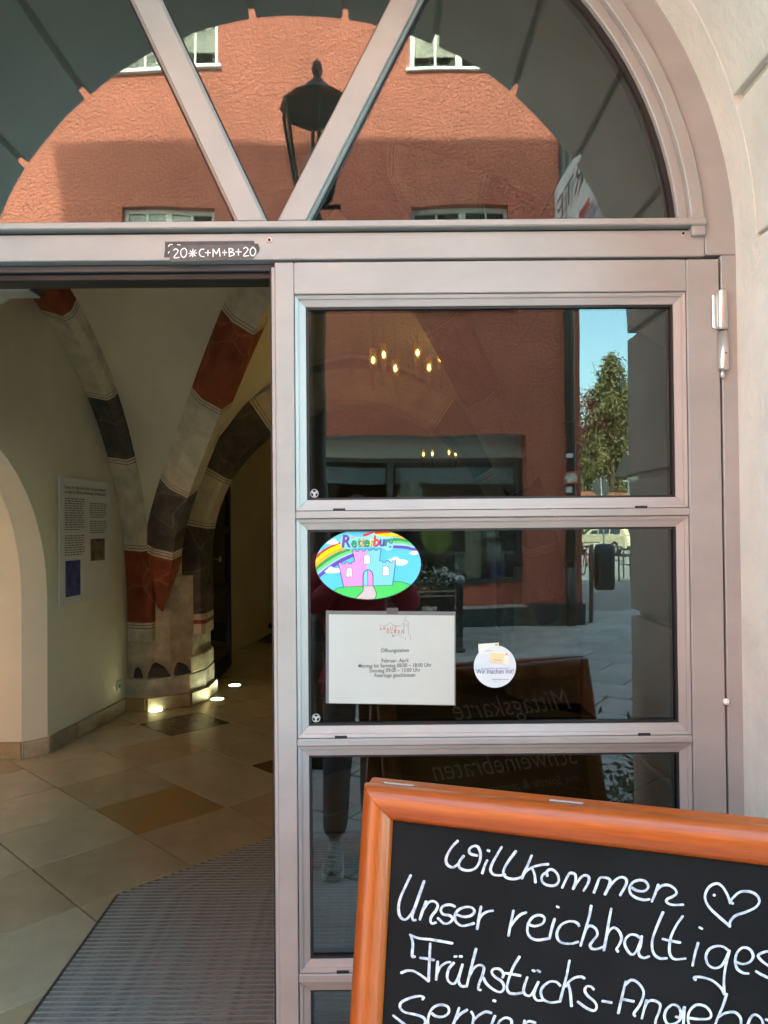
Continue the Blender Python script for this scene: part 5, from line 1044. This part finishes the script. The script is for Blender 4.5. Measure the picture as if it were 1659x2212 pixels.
def leafcloud(n, posfn, size, aspect=0.45, g=None, droop=0.0):
    g = g or G()
    for _ in range(n):
        p, s_ = posfn(); a = Vector((random.gauss(0, 1), random.gauss(0, 1), random.gauss(0, 0.7) - droop)).normalized(); b = a.orthogonal().normalized(); b = (Matrix.Rotation(random.uniform(0, 6.28), 3, a) @ b)
        L_ = size * s_ * random.uniform(0.7, 1.3); w_ = L_ * aspect
        g.add([p - b * w_ * 0.2, p + a * L_ * 0.5 + b * w_ * 0.5, p + a * L_, p + a * L_ * 0.5 - b * w_ * 0.5], [(0, 1, 2, 3)])
    return g
LEAF = mat('leaf_green', (0.075, 0.12, 0.045), 0.6, var=(30, 0.4)); FLOWER = mat('white_flower', (0.6, 0.6, 0.58), 0.7); BARK = mat('bark', (0.12, 0.09, 0.065), 0.9, var=(8, 0.4), bump=(20, 0.6, 0.02))
leafcloud(900, lambda: (Vector((random.uniform(px0, px1), random.uniform(py0_, py1_), 0.66 + random.uniform(0, 1) ** 1.5 * 0.32)), 1), 0.09, 0.3).obj('plants', LEAF, pt)
leafcloud(260, lambda: (Vector((random.uniform(px0 + 0.4, px1), random.uniform(py0_, py1_), random.uniform(0.80, 1.05))), 1), 0.03, 0.9).obj('flowers', FLOWER, pt)

# -- litter bin on its post
bpz = mirf(1278, 1346)
lb_ = thing('litter_bin', 'dark blue litter bin hung on a grey post past the house corner', 'litter bin', bpz)
G().tube([bpz, bpz + Vector((0, 0, 1.24))], 0.035, 12).obj('post', mat('grey_post', (0.13, 0.13, 0.125), 0.4, 0.5), lb_, 0, True)
G().lathe([(0.09, 0), (0.09, 0.012), (0, 0.012)], bpz, 14).obj('foot_plate', mat('grey_post', (0.13, 0.13, 0.125), 0.4, 0.5), lb_)
def superell(rx, ry, n=28, e=3.2): return [(rx * math.copysign(abs(math.cos(2 * math.pi * i / n)) ** (2 / e), math.cos(2 * math.pi * i / n)), ry * math.copysign(abs(math.sin(2 * math.pi * i / n)) ** (2 / e), math.sin(2 * math.pi * i / n))) for i in range(n)]
g = G(); rings = [(0.70, 0.53), (0.9, 0.535), (0.98, 0.58), (1.0, 0.66), (1.0, 1.10)]; V = []; Fc = []; n_ = 28
cb = bpz + Vector((0.215, 0.03, 0))
for k, z_ in rings: V += [(cb.x + x * k, cb.y + y_ * k, z_) for x, y_ in superell(0.165, 0.15)]
for i in range(len(rings) - 1):
    for j in range(n_): Fc.append((i * n_ + j, i * n_ + (j + 1) % n_, (i + 1) * n_ + (j + 1) % n_, (i + 1) * n_ + j))
Fc.append(tuple(range(n_))); g.add(V, Fc).obj('body', mat('bin_blue', (0.018, 0.026, 0.035), 0.4), lb_, 0, True)
g = G(); V = []; Fc = []; rings = [(1.03, 1.09), (1.03, 1.14), (0.97, 1.20), (0.80, 1.235), (0.4, 1.245)]
for k, z_ in rings: V += [(cb.x + x * k, cb.y + y_ * k, z_) for x, y_ in superell(0.165, 0.15)]
for i in range(len(rings) - 1):
    for j in range(n_): Fc.append((i * n_ + j, i * n_ + (j + 1) % n_, (i + 1) * n_ + (j + 1) % n_, (i + 1) * n_ + j))
Fc.append(tuple(range(4 * n_ + n_ - 1, 4 * n_ - 1, -1))); g.add(V, Fc).obj('lid', mat('bin_lid', (0.03, 0.045, 0.075), 0.35), lb_, 0, True)
bx('bracket', bpz.x + 0.03, cb.x - 0.15, bpz.y - 0.02, bpz.y + 0.02, 0.7, 1.0, mat('brown_bracket', (0.16, 0.10, 0.06), 0.6), lb_)
# -- round traffic sign seen from behind
sp_ = mir(1302, 1052, 25.0)
ts = thing('round_sign', 'dark back of a round traffic sign on a grey pole', 'sign', (sp_.x, sp_.y, 0))
G().lathe([(0, -0.003), (0.30, -0.003), (0.30, 0.003), (0, 0.003)], sp_, 36, M=Matrix.Rotation(R(90), 4, 'X')).obj('sign_disc', mat('sign_back', (0.035, 0.04, 0.045), 0.5), ts)
G().tube([(sp_.x, sp_.y + 0.03, 0), (sp_.x, sp_.y + 0.03, sp_.z + 0.32)], 0.03, 10).obj('pole', mat('galvanised', (0.35, 0.36, 0.37), 0.4, 0.6), ts, 0, True)
# -- bicycle stands
RACK = mat('rack_steel', (0.12, 0.115, 0.10), 0.35, 0.6)
for (px, py, ang_), lb in zip(((1326, 1243, 80), (1342, 1254, 80), (1368, 1257, 15)), ('left one of two hoop bicycle stands set edge-on', 'right one of two hoop bicycle stands set edge-on', 'broad hoop bicycle stand seen from the side next to the jamb')):
    p = mirf(px, py); t = thing('bicycle_stand', lb, 'bicycle stand', p, group='hoop bicycle stands')
    u = Vector((math.cos(R(ang_)), math.sin(R(ang_)), 0)); L_ = 0.75
    pts = [p] + [p + Vector((0, 0, 0.72))] + [p + u * (0.12 - 0.12 * math.cos(a * math.pi / 8)) + Vector((0, 0, 0.72 + 0.12 * math.sin(a * math.pi / 8))) for a in range(1, 5)]
    q = p + u * L_; pts += [q - u * (0.12 - 0.12 * math.cos(a * math.pi / 8)) + Vector((0, 0, 0.72 + 0.12 * math.sin(a * math.pi / 8))) for a in range(4, 0, -1)] + [q + Vector((0, 0, 0.72)), q]
    G().tube(pts, 0.025, 8).obj('hoop', RACK, t, 0, True); G().tube([p + Vector((0, 0, 0.45)), q + Vector((0, 0, 0.45))], 0.016, 8).obj('crossbar', RACK, t, 0, True)
# -- bicycle
bk = mirf(1268, 1243); bt = thing('bicycle', 'parked dark bicycle half hidden by the red house corner', 'bicycle', bk)
TYRE = mat('tyre', (0.015, 0.015, 0.015), 0.7)
for dy, nm in ((-0.52, 'wheel'), (0.52, 'wheel')):
    c = bk + Vector((0, dy, 0.34)); G().tube([c + Vector((0, 0.33 * math.cos(i * .2618), 0.33 * math.sin(i * .2618))) for i in range(25)], 0.018, 6, cap=False).obj(nm, TYRE, bt, 0, True)
    g = G(); [g.tube([c, c + Vector((0, 0.33 * math.cos(i * .785), 0.33 * math.sin(i * .785)))], 0.004, 4) for i in range(8)]; g.obj('spokes', STEEL, bt)
g = G(); A_, B_, C_, D_, E_ = [bk + Vector(v) for v in ((0, -0.52, 0.34), (0, 0.52, 0.34), (0, -0.05, 0.28), (0, -0.18, 0.82), (0, 0.38, 0.86))]
for a, b in ((A_, C_), (A_, D_), (C_, D_), (C_, E_), (D_, E_), (B_, E_)): g.tube([a, b], 0.016, 6)
g.obj('frame', mat('bike_red', (0.25, 0.03, 0.03), 0.4), bt); G().tube([E_ + Vector((-0.28, -0.1, 0.12)), E_ + Vector((-0.1, 0.02, 0.14)), E_ + Vector((0.1, 0.02, 0.14)), E_ + Vector((0.28, -0.1, 0.12))], 0.014, 6).obj('handlebar', DK, bt); G().box(-0.07, 0.07, -0.30, -0.06, 0.84, 0.89, M=Matrix.Translation(bk)).obj('saddle', DK, bt, 0.02)

# -- parked cars
def car(nm, lb, loc, rz, col, taxi=False):
    t = thing(nm, lb, 'car', loc, rz); PA = mat(nm + '_paint', col, 0.25, 0.1, coat=0.6); GL = mat('car_glass', (0.02, 0.024, 0.028), 0.06, spec=0.8)
    low = [(-2.30, 0.32), (-2.34, 0.62), (-2.28, 0.92), (-1.9, 0.96), (0.9, 0.98), (2.0, 0.84), (2.28, 0.66), (2.32, 0.35), (2.1, 0.26), (-2.1, 0.26)]
    V = []; n_ = len(low); hw = [0.80, 0.89, 0.90, 0.89]
    def loft(poly, ws, zc):
        V = []; Fc = []; m_ = len(poly)
        for wv, sh in ws: V += [(wv, y_ * sh, zc + (z_ - zc) * sh) for y_, z_ in poly]
        for i in range(len(ws) - 1):
            for j in range(m_): Fc.append((i * m_ + j, i * m_ + (j + 1) % m_, (i + 1) * m_ + (j + 1) % m_, (i + 1) * m_ + j))
        Fc.append(tuple(range(m_))); Fc.append(tuple(range((len(ws) - 1) * m_ + m_ - 1, (len(ws) - 1) * m_ - 1, -1))); return V, Fc
    V, Fc = loft(low, [(-0.90, 0.94), (-0.86, 0.99), (-0.7, 1.0), (0.7, 1.0), (0.86, 0.99), (0.90, 0.94)], 0.6); link('body', fixn(mesh(V, Fc)), PA, t, False)
    cab = [(-2.18, 0.95), (-1.95, 1.22), (-1.75, 1.44), (-1.2, 1.50), (0.1, 1.48), (0.55, 1.32), (1.15, 0.96)]
    V, Fc = loft(cab, [(-0.80, 0.96), (-0.62, 1.0), (0.62, 1.0), (0.80, 0.96)], 0.9); V = [(x * (1.0 if z < 1.0 else 1.0 - 0.22 * (z - 1.0)), y_, z) for x, y_, z in V]; link('cabin', fixn(mesh(V, Fc)), PA, t)
    for y0_, y1_, z0_, z1_, i0, i1 in ((-2.16, -1.80, 1.02, 1.40, 0.60, 0.54), (0.60, 1.10, 1.30, 1.0, 0.56, 0.66)):
        k_ = -0.03 if y0_ < 0 else 0.035
        G().add([(-i0, y0_ + k_, z0_), (i0, y0_ + k_, z0_), (i1, y1_ + k_, z1_), (-i1, y1_ + k_, z1_)], [(0, 1, 2, 3)]).obj('windscreen', GL, t)
    for sx in (-1, 1):
        for a in ((-1.7, -0.95), (-0.85, 0.0), (0.08, 0.75)): G().add([(sx * 0.812, a[0], 1.0), (sx * 0.812, a[1], 1.0), (sx * 0.722, min(a[1], 0.28), 1.40 if a[1] < 0.5 else 1.32), (sx * 0.722, a[0] + 0.03, 1.40)], [(0, 1, 2, 3)]).obj('side_window', GL, t)
        G().add([(sx * 0.55, -2.345, 0.78), (sx * 0.86, -2.26, 0.78), (sx * 0.86, -2.24, 0.92), (sx * 0.55, -2.318, 0.90)], [(0, 1, 2, 3)]).obj('tail_light', mat('tail_red', (0.42, 0.02, 0.02), 0.2), t)
        G().box(*sorted((sx * 0.55, sx * 0.80)), 2.26, 2.30, 0.62, 0.72).obj('headlight', mat('lamp_clear', (0.6, 0.6, 0.62), 0.1), t)
        for y_ in (-1.42, 1.42):
            wl_ = G().lathe([(0.0, 0), (0.33, 0), (0.33, 0.2), (0, 0.2)], (0, 0, 0), 24, M=Matrix.Rotation(R(90), 4, 'Y')); wl_.v = [(x + (0.71 if sx > 0 else -0.91), y2 + y_, z + 0.33) for x, y2, z in wl_.v]
            w_ = wl_.obj('wheel', TYRE, t); rm = G().lathe([(0.0, 0), (0.21, 0), (0.21, 0.01), (0, 0.01)], (0, 0, 0), 18, M=Matrix.Rotation(R(90), 4, 'Y')); rm.v = [(x + (0.911 if sx > 0 else -0.921), y2 + y_, z + 0.33) for x, y2, z in rm.v]; rm.obj('rim', STEEL, w_)
    G().box(-0.26, 0.26, -2.372, -2.352, 0.56, 0.68).obj('number_plate', mat('plate_white', (0.7, 0.7, 0.7), 0.5), t); G().box(-0.85, 0.85, -2.37, -2.2, 0.27, 0.45).obj('bumper', DK, t, 0.03)
    if taxi:
        G().box(-0.25, 0.25, -0.55, -0.42, 1.505, 1.63).obj('taxi_light', mat('taxi_yellow', (0.8, 0.55, 0.04), 0.4), t, 0.02); text('sign_print', 'TAXI', 0.11, frame((-0.15, -0.555, 1.53), (1, 0, 0), (0, 0, 1)), TXT, t)
    return t
ct = mirf(1322, 1198); car('taxi', 'cream estate taxi with yellow roof sign parked beyond the bin', ct, R(180 - 22), (0.62, 0.55, 0.38), True)
cd2 = mirf(1398, 1185); car('dark_car', 'dark blue car parked beside the cream taxi', cd2 + Vector((0.5, -1.5, 0)), R(180 - 20), (0.03, 0.035, 0.05))

# -- far houses
def house(nm, lb, x0, x1, y_, dep, h, col, roofc, wins_, trim=(0.7, 0.68, 0.62)):
    t = thing(nm, lb, 'building', ((x0 + x1) / 2, y_, 0)); bx('wall', x0, x1, y_ - dep, y_, -0.1, h, mat(nm + '_wall', col, 0.85, var=(0.4, 0.12)), t)
    rf = G().add([(x0 - .6, y_ + .7, h - .15), (x1 + .6, y_ + .7, h - .15), (x1 + .6, y_ - dep - .7, h - .15), (x0 - .6, y_ - dep - .7, h - .15), (x0 - .6, y_ - dep / 2, h + dep * 0.4), (x1 + .6, y_ - dep / 2, h + dep * 0.4)], [(0, 1, 5, 4), (2, 3, 4, 5), (0, 4, 3), (1, 2, 5), (0, 3, 2, 1)]); rf.obj('roof', mat(nm + '_roof', roofc, 0.85, var=(2, 0.3)), t)
    for (wx, wz, ww, wh) in wins_:
        f = bx('window', wx - ww / 2, wx + ww / 2, y_ + 0.002, y_ + 0.05, wz, wz + wh, mat('trim_%.2f' % trim[0], trim, 0.6), t); bx('pane', wx - ww / 2 + .1, wx + ww / 2 - .1, y_ + 0.051, y_ + 0.056, wz + .1, wz + wh - .1, mat('far_pane', (0.05, 0.06, 0.065), 0.1), f)
    return t
fo = mir(1345, 1160, 62)
house('orange_house', 'orange rendered house with yellow edge at the end of the street', fo.x - 7.5, fo.x + 2.2, -60, 4, 2.5, (0.55, 0.17, 0.07), (0.2, 0.08, 0.05), [(fo.x - 6 + i * 2.3, z_, 1.2, 1.4) for i in range(4) for z_ in (0.8,)])
fw = mir(1362, 1050, 44)
house('timbered_house', 'white timbered house with dark roof at the edge of the mirrored view', fw.x + 1.0, fw.x + 9, -42.2, 3.2, 4.5, (0.74, 0.72, 0.66), (0.12, 0.10, 0.09), [(fw.x + 1.5 + i * 1.1, 2.7, 0.7, 1.2) for i in range(5)] + [(fw.x + 1.8 + i * 1.6, 0.7, 1.1, 1.2) for i in range(4)], (0.20, 0.24, 0.21))
hg_ = mir(1330, 1100, 52)
tag(leafcloud(5200, lambda: (Vector((random.uniform(hg_.x - 9, hg_.x + 4), -50 + random.gauss(0, .6), random.uniform(0, 1) ** 0.8 * 2.5)), 1), 0.35, 0.6).obj('clipped_hedge', mat('hedge_green', (0.09, 0.16, 0.04), 0.7, var=(2, 0.4)), None), 'green hedge below the trees at the end of the street', 'hedge')

# -- trees at the end of the street
def conifer(base, h, rad, lb, nm='conifer_tree', col=(0.105, 0.10, 0.034), n=9000):
    t = thing(nm, lb, 'tree', base); G().tube([base, base + Vector((0.1, 0, h * 0.5)), base + Vector((0, 0, h * 0.98))], [h * 0.022, h * 0.014, 0.03], 10).obj('trunk', BARK, t, 0, True)
    g = G(); lg = G(); tiers = 46
    for i in range(tiers):
        f = (i / tiers) ** 0.9; z_ = h * (0.06 + 0.93 * f); r = rad * (1 - f) ** 0.75 * random.uniform(0.65, 1.15) + 0.15
        for k in range(random.randint(4, 6)):
            a = random.uniform(0, 6.283); d_ = Vector((math.cos(a), math.sin(a), 0)); rr = r * random.uniform(0.6, 1.15); tip = base + d_ * rr + Vector((0, 0, z_ - rr * 0.12)); mid = base + d_ * rr * 0.5 + Vector((0, 0, z_ + rr * 0.06)); st_ = base + Vector((0, 0, z_))
            lg.tube([st_, mid, tip], [0.05, 0.03, 0.01], 4)
            for q in range(max(6, int(130 * rr / rad))):
                u = random.uniform(0.15, 1.05); p = st_.lerp(mid, u * 2) if u < 0.5 else mid.lerp(tip, u * 2 - 1)
                leafcloud(1, lambda: (p + Vector((random.gauss(0, .22), random.gauss(0, .22), random.uniform(-0.7, 0.15))), 1), 0.46, 0.34, g, 0.9)
    lg.obj('limbs', BARK, t); g.obj('crown', mat(nm + '_needles', col, 0.75, var=(0.9, 0.5)), t)
def broadleaf(base, h, rad, lb, nm, col, dens, size=0.3, bare=False):
    t = thing(nm, lb, 'tree', base); lg = G(); tips = []
    def grow_(p, d_, L_, r, lv):
        q = p + d_ * L_; lg.tube([p, (p + q) / 2 + Vector((random.gauss(0, .04), random.gauss(0, .04), 0)) * L_, q], [r, r * 0.8, r * 0.6], 6 if lv < 2 else 4)
        if lv >= 4: tips.append(q); return
        if lv >= 2: tips.append((p + q) / 2)
        for _ in range(random.randint(2, 4)): grow_(q, (d_ + Vector((random.gauss(0, .5), random.gauss(0, .5), random.gauss(0.1, .3)))).normalized(), L_ * random.uniform(0.6, 0.82), r * 0.58, lv + 1)
    grow_(base, Vector((0, 0, 1)), h * 0.3, h * 0.018, 0)
    lg.obj('trunk', BARK, t)
    if dens: leafcloud(int(dens), lambda: (random.choice(tips) + Vector((random.gauss(0, .5), random.gauss(0, .5), random.gauss(0, .4))), 1), size, 0.55).obj('crown', mat(nm + '_leaves', col, 0.7, var=(1.2, 0.5)), t)
random.seed(5)
cf = mir(1328, 1110, 66); cf.z = 0
conifer(cf, mir(1328, 752, 66).z, 6.2, 'tall dense olive green spruce rising at the end of the street')
broadleaf(Vector((mir(1240, 1000, 72).x, -70, 0)), 15, 4, 'red leaved tree standing left of the tall spruce', 'red_leaved_tree', (0.16, 0.05, 0.045), 5200, 0.32)
broadleaf(Vector((mir(1285, 1000, 75).x, -73, 0)), 20, 5, 'pale bare tree left behind the tall spruce', 'bare_tree', (0.2, 0.2, 0.1), 300, 0.2)
broadleaf(Vector((mir(1392, 1000, 74).x, -72, 0)), 18, 5, 'light green tree behind the right side of the spruce', 'green_tree', (0.12, 0.15, 0.05), 6000, 0.35)
broadleaf(Vector((mir(1270, 1000, 84).x, -82, 0)), 12, 5, 'olive tree low behind the hedge', 'olive_tree', (0.09, 0.10, 0.04), 5000, 0.4)

# -- shrub in a pot beside the archway
sp = Vector((1.20, -1.62, 0)); sh = thing('potted_shrub', 'potted leafy shrub with bare upper twigs beside the archway', 'plant', sp)
G().lathe([(0, 0.0), (0.13, 0.0), (0.17, 0.26), (0.18, 0.26), (0.18, 0.29), (0.15, 0.29), (0.14, 0.25), (0, 0.25)], sp, 20).obj('pot', mat('terracotta', (0.30, 0.13, 0.08), 0.8), sh, 0, True)
g = G()
for k in range(11):
    a = random.uniform(0, 6.28); t1 = sp + Vector((0.06 * math.cos(a), 0.06 * math.sin(a), 0.25)); t3_ = sp + Vector((random.gauss(0, .10), random.gauss(0, .1), random.uniform(0.5, 1.05))); t2 = (t1 + t3_) / 2 + Vector((random.gauss(0, .03), random.gauss(0, .03), 0)); g.tube([t1, t2, t3_], [0.004, 0.0022, 0.001], 5)
g.obj('twigs', BARK, sh)
leafcloud(700, lambda: (sp + Vector((random.gauss(0, .10), random.gauss(0, .10), 0.30 + abs(random.gauss(0, .2)))), 1), 0.05, 0.4).obj('foliage', LEAF, sh)
# ================================================================== the person taking the picture, mirrored in the panes
SKIN = mat('skin', (0.45, 0.27, 0.20), 0.55); JACK = mat('wine_jacket', (0.45, 0.03, 0.06), 0.75, var=(14, 0.3), bump=(20, 0.4, 0.01)); TROU = mat('dark_trousers', (0.075, 0.075, 0.085), 0.85, var=(25, 0.3)); SHOE = mat('shoe_grey', (0.34, 0.33, 0.31), 0.7, var=(30, 0.3)); SOLE = mat('shoe_sole', (0.66, 0.65, 0.62), 0.6); HAIR = mat('dark_hair', (0.04, 0.025, 0.02), 0.6)
def skin(verts, edges, radii, root=0, sub=2):
    me = bpy.data.meshes.new('skinned'); me.from_pydata([tuple(v) for v in verts], edges, []); o = bpy.data.objects.new('skinned', me); COL.objects.link(o)
    o.modifiers.new('skin', 'SKIN'); sv = me.skin_vertices[0].data
    for i, r in enumerate(radii): sv[i].radius = (r, r) if not isinstance(r, tuple) else r; sv[i].use_root = (i == root)
    m_ = o.modifiers.new('sub', 'SUBSURF'); m_.levels = sub; m_.render_levels = sub
    bpy.context.view_layer.update(); out = bpy.data.meshes.new_from_object(o.evaluated_get(bpy.context.evaluated_depsgraph_get())); bpy.data.objects.remove(o); return out
PX, PY = -0.13, -2.08
per = thing('person', 'person in wine red jacket and dark trousers holding up a phone', 'person', (PX, PY, 0))
J = dict(pelvis=(PX, PY, .95), waist=(PX, PY - .01, 1.10), chest=(PX, PY - .02, 1.30), collar=(PX, PY - .01, 1.43), neck=(PX, PY + .01, 1.50), head=(PX, PY + .03, 1.58),
         shl=(PX - .17, PY - .01, 1.40), ell=(PX - .23, PY + .12, 1.17), wrl=(-.075, -1.885, 1.475), shr=(PX + .17, PY - .01, 1.40), elr=(PX + .27, PY + .11, 1.18), wrr=(.045, -1.885, 1.475),
         hpl=(PX - .085, PY + .01, .90), knl=(-.225, PY + .17, .50), anl=(-.235, -1.83, .09), hpr=(PX + .085, PY, .90), knr=(-.05, PY + .06, .49), anr=(-.065, PY - .07, .09))
def chain(names, rad):
    return [J[n] for n in names], rad
N = list(J); idx = {n: i for i, n in enumerate(N)}
E = [('pelvis', 'waist'), ('waist', 'chest'), ('chest', 'collar'), ('collar', 'neck'), ('neck', 'head'), ('collar', 'shl'), ('shl', 'ell'), ('ell', 'wrl'), ('collar', 'shr'), ('shr', 'elr'), ('elr', 'wrr'), ('pelvis', 'hpl'), ('hpl', 'knl'), ('knl', 'anl'), ('pelvis', 'hpr'), ('hpr', 'knr'), ('knr', 'anr')]
rad = dict(pelvis=.12, waist=.11, chest=.125, collar=.07, neck=.052, head=.055, shl=.055, ell=.038, wrl=.026, shr=.055, elr=.038, wrr=.026, hpl=.085, knl=.055, anl=.036, hpr=.085, knr=.055, anr=.036)
verts = [Vector(J[n]) for n in N]; edges = [(idx[a], idx[b]) for a, b in E]; radii = [rad[n] for n in N]
def addpt(p, r, frm_): verts.append(Vector(p)); radii.append(r); edges.append((frm_, len(verts) - 1)); return len(verts) - 1
# hands: palm, four fingers closing round the phone's edge, thumb from the side of the palm
for sd, wr in ((-1, 'wrl'), (1, 'wrr')):
    ex = -0.058 if sd < 0 else 0.024                # edge of the phone on that side
    pm = addpt((ex + sd * .022, -1.868, 1.515), .021, idx[wr])
    for i in range(4):
        z_ = 1.500 + i * 0.0195; f1 = addpt((ex + sd * .022, -1.848, z_), .0095, pm); f2 = addpt((ex + sd * .013, -1.829, z_ + .002), .0085, f1); addpt((ex - sd * .010, -1.8235 + .006 * 0 - .0, z_ + .003), .0075, f2)
    t1 = addpt((ex + sd * .004, -1.872, 1.548), .010, pm); addpt((ex - sd * .012, -1.856, 1.566), .0085, t1)
body = skin(verts, edges, radii)
bm = bmesh.new(); bm.from_mesh(body)
# head with brow, nose, chin, ears worked into one surface
hc = Vector((PX, PY + .05, 1.615)); ret = bmesh.ops.create_uvsphere(bm, u_segments=28, v_segments=20, radius=1.0)
for v in ret['verts']:
    x, y_, z_ = v.co; fx = 0.074 * (1 - 0.22 * max(0, -z_)); X_ = x * fx; Y_ = y_ * 0.098; Z_ = z_ * 0.118
    if y_ > 0.5:
        Y_ += 0.022 * math.exp(-((x / .16) ** 2) - ((z_ + 0.12) / .2) ** 2) - 0.010 * (math.exp(-(((abs(x) - .36) / .16) ** 2) - ((z_ - .08) / .12) ** 2)) + 0.006 * math.exp(-((x / .4) ** 2) - ((z_ + .5) / .08) ** 2) + 0.008 * math.exp(-((x / .3) ** 2) - ((z_ + .8) / .15) ** 2)
    if abs(x) > 0.93: X_ += math.copysign(0.016, x) * math.exp(-((z_ + .05) / .25) ** 2 - (y_ / .25) ** 2)
    v.co = hc + Vector((X_, Y_, Z_))
bm.to_mesh(body); bm.free(); link('body', body, SKIN, per, True)
for sx in (-1, 1): G().lathe([(0.0105 * math.sin(math.pi * i / 8) + .0002, -0.0105 * math.cos(math.pi * i / 8)) for i in range(9)], hc + Vector((sx * .028, .079, .010)), 10).obj('eye', mat('eye_white', (0.5, 0.48, 0.45), 0.3), per, 0, True)
G().tube([hc + Vector((-.022, .094, -.058)), hc + Vector((0, .100, -.060)), hc + Vector((.022, .094, -.058))], [.002, .005, .002], 6).obj('mouth', mat('lips', (0.35, 0.13, 0.11), 0.5), per, 0, True)
hv = G(); V = []; Fc = []
for i in range(13):
    for k in range(24):
        th = math.pi * 0.62 * i / 12; ph = 2 * math.pi * k / 24; fr = max(0, math.sin(ph)); th2 = th * (1 - 0.42 * fr)
        V.append(hc + Vector((0.086 * math.sin(th2) * math.cos(ph), -0.004 + 0.108 * math.sin(th2) * math.sin(ph), 0.012 + 0.122 * math.cos(th2))))
for i in range(12):
    for k in range(24): Fc.append((i * 24 + k, i * 24 + (k + 1) % 24, (i + 1) * 24 + (k + 1) % 24, (i + 1) * 24 + k))
hv.add(V, Fc).obj('hair', HAIR, per, 0, True)
def garment(names, ed, rr, nm, m):
    ids = {n: i for i, n in enumerate(names)}; return link(nm, skin([J[n] for n in names], [(ids[a], ids[b]) for a, b in ed], [rr[n] for n in names]), m, per, True)
J['hem'] = (PX, PY, .84); J['cuffl'] = tuple(Vector(J['ell']).lerp(Vector(J['wrl']), .93)); J['cuffr'] = tuple(Vector(J['elr']).lerp(Vector(J['wrr']), .93)); J['colt'] = (PX, PY, 1.49)
garment(['pelvis', 'hem', 'waist', 'chest', 'collar', 'colt', 'shl', 'ell', 'cuffl', 'shr', 'elr', 'cuffr'], [('hem', 'pelvis'), ('pelvis', 'waist'), ('waist', 'chest'), ('chest', 'collar'), ('collar', 'colt'), ('collar', 'shl'), ('shl', 'ell'), ('ell', 'cuffl'), ('collar', 'shr'), ('shr', 'elr'), ('elr', 'cuffr')],
        dict(pelvis=.175, hem=.19, waist=.165, chest=.17, collar=.11, colt=.075, shl=.085, ell=.066, cuffl=.046, shr=.085, elr=.066, cuffr=.046), 'jacket', JACK)
J['hl'] = tuple(Vector(J['anl']) + Vector((0, .0, .02))); J['hr'] = tuple(Vector(J['anr']) + Vector((0, 0, .02)))
garment(['pelvis', 'hpl', 'knl', 'hl', 'hpr', 'knr', 'hr'], [('pelvis', 'hpl'), ('hpl', 'knl'), ('knl', 'hl'), ('pelvis', 'hpr'), ('hpr', 'knr'), ('knr', 'hr')], dict(pelvis=.135, hpl=.10, knl=.078, hl=.062, hpr=.10, knr=.078, hr=.062), 'trousers', TROU)
for an in ('anl', 'anr'):
    a = Vector(J[an]); V = []; Fc = []; sec = [(-.085, .030, .075), (-.04, .038, .105), (.02, .040, .10), (.08, .044, .075), (.14, .046, .058), (.175, .036, .045), (.19, .015, .035)]
    for y_, hw, hh in sec: V += [(a.x + hw * math.cos(k * math.pi / 8) , a.y + y_, 0.024 + (hh - 0.012) * math.sin(k * math.pi / 8)) for k in range(9)]
    for i in range(len(sec) - 1):
        for k in range(8): Fc.append((i * 9 + k, i * 9 + k + 1, (i + 1) * 9 + k + 1, (i + 1) * 9 + k))
    Fc.append(tuple(range(9))); s_ = link('shoe', mesh(V, Fc), SHOE, per, True)
    q = [(a.x + hw * 1.12, a.y + y_) for y_, hw, hh in sec] + [(a.x - hw * 1.12, a.y + y_) for y_, hw, hh in reversed(sec)]
    n_ = len(q); G().add([(x, y_, 0.001) for x, y_ in q] + [(x, y_, 0.030) for x, y_ in q], [tuple(range(n_)), tuple(range(2 * n_ - 1, n_ - 1, -1))] + [(i, (i + 1) % n_, (i + 1) % n_ + n_, i + n_) for i in range(n_)]).obj('sole', SOLE, s_, 0.004)
    g = G()
    for i in range(5): y_ = a.y + .035 + i * .022; z_ = .118 - i * .011; g.tube([(a.x - .022, y_, z_ - .006), (a.x, y_ + .006, z_ + .004), (a.x + .022, y_ + .004, z_ - .006)], .0035, 5)
    g.obj('laces', SOLE, s_)
ph = thing('phone', 'black phone held up in both hands of the person', 'phone', (-0.017, -1.842, 1.475))
G().box(-0.054, 0.020, -1.848, -1.840, 1.478, 1.625).obj('phone_body', mat('phone_black', (0.015, 0.015, 0.018), 0.25), ph, 0.003)
for dx, dz in ((0.0, 0.0), (0.0, -0.022), (-0.019, -0.011)):
    G().lathe([(0.0, 0.0), (0.007, 0.0), (0.0075, 0.0015), (0.006, 0.002), (0, 0.002)], (0.004 + dx, -1.8399, 1.609 + dz), 14, M=Matrix.Rotation(R(-90), 4, 'X')).obj('lens', mat('lens_glass', (0.02, 0.02, 0.03), 0.05), ph)
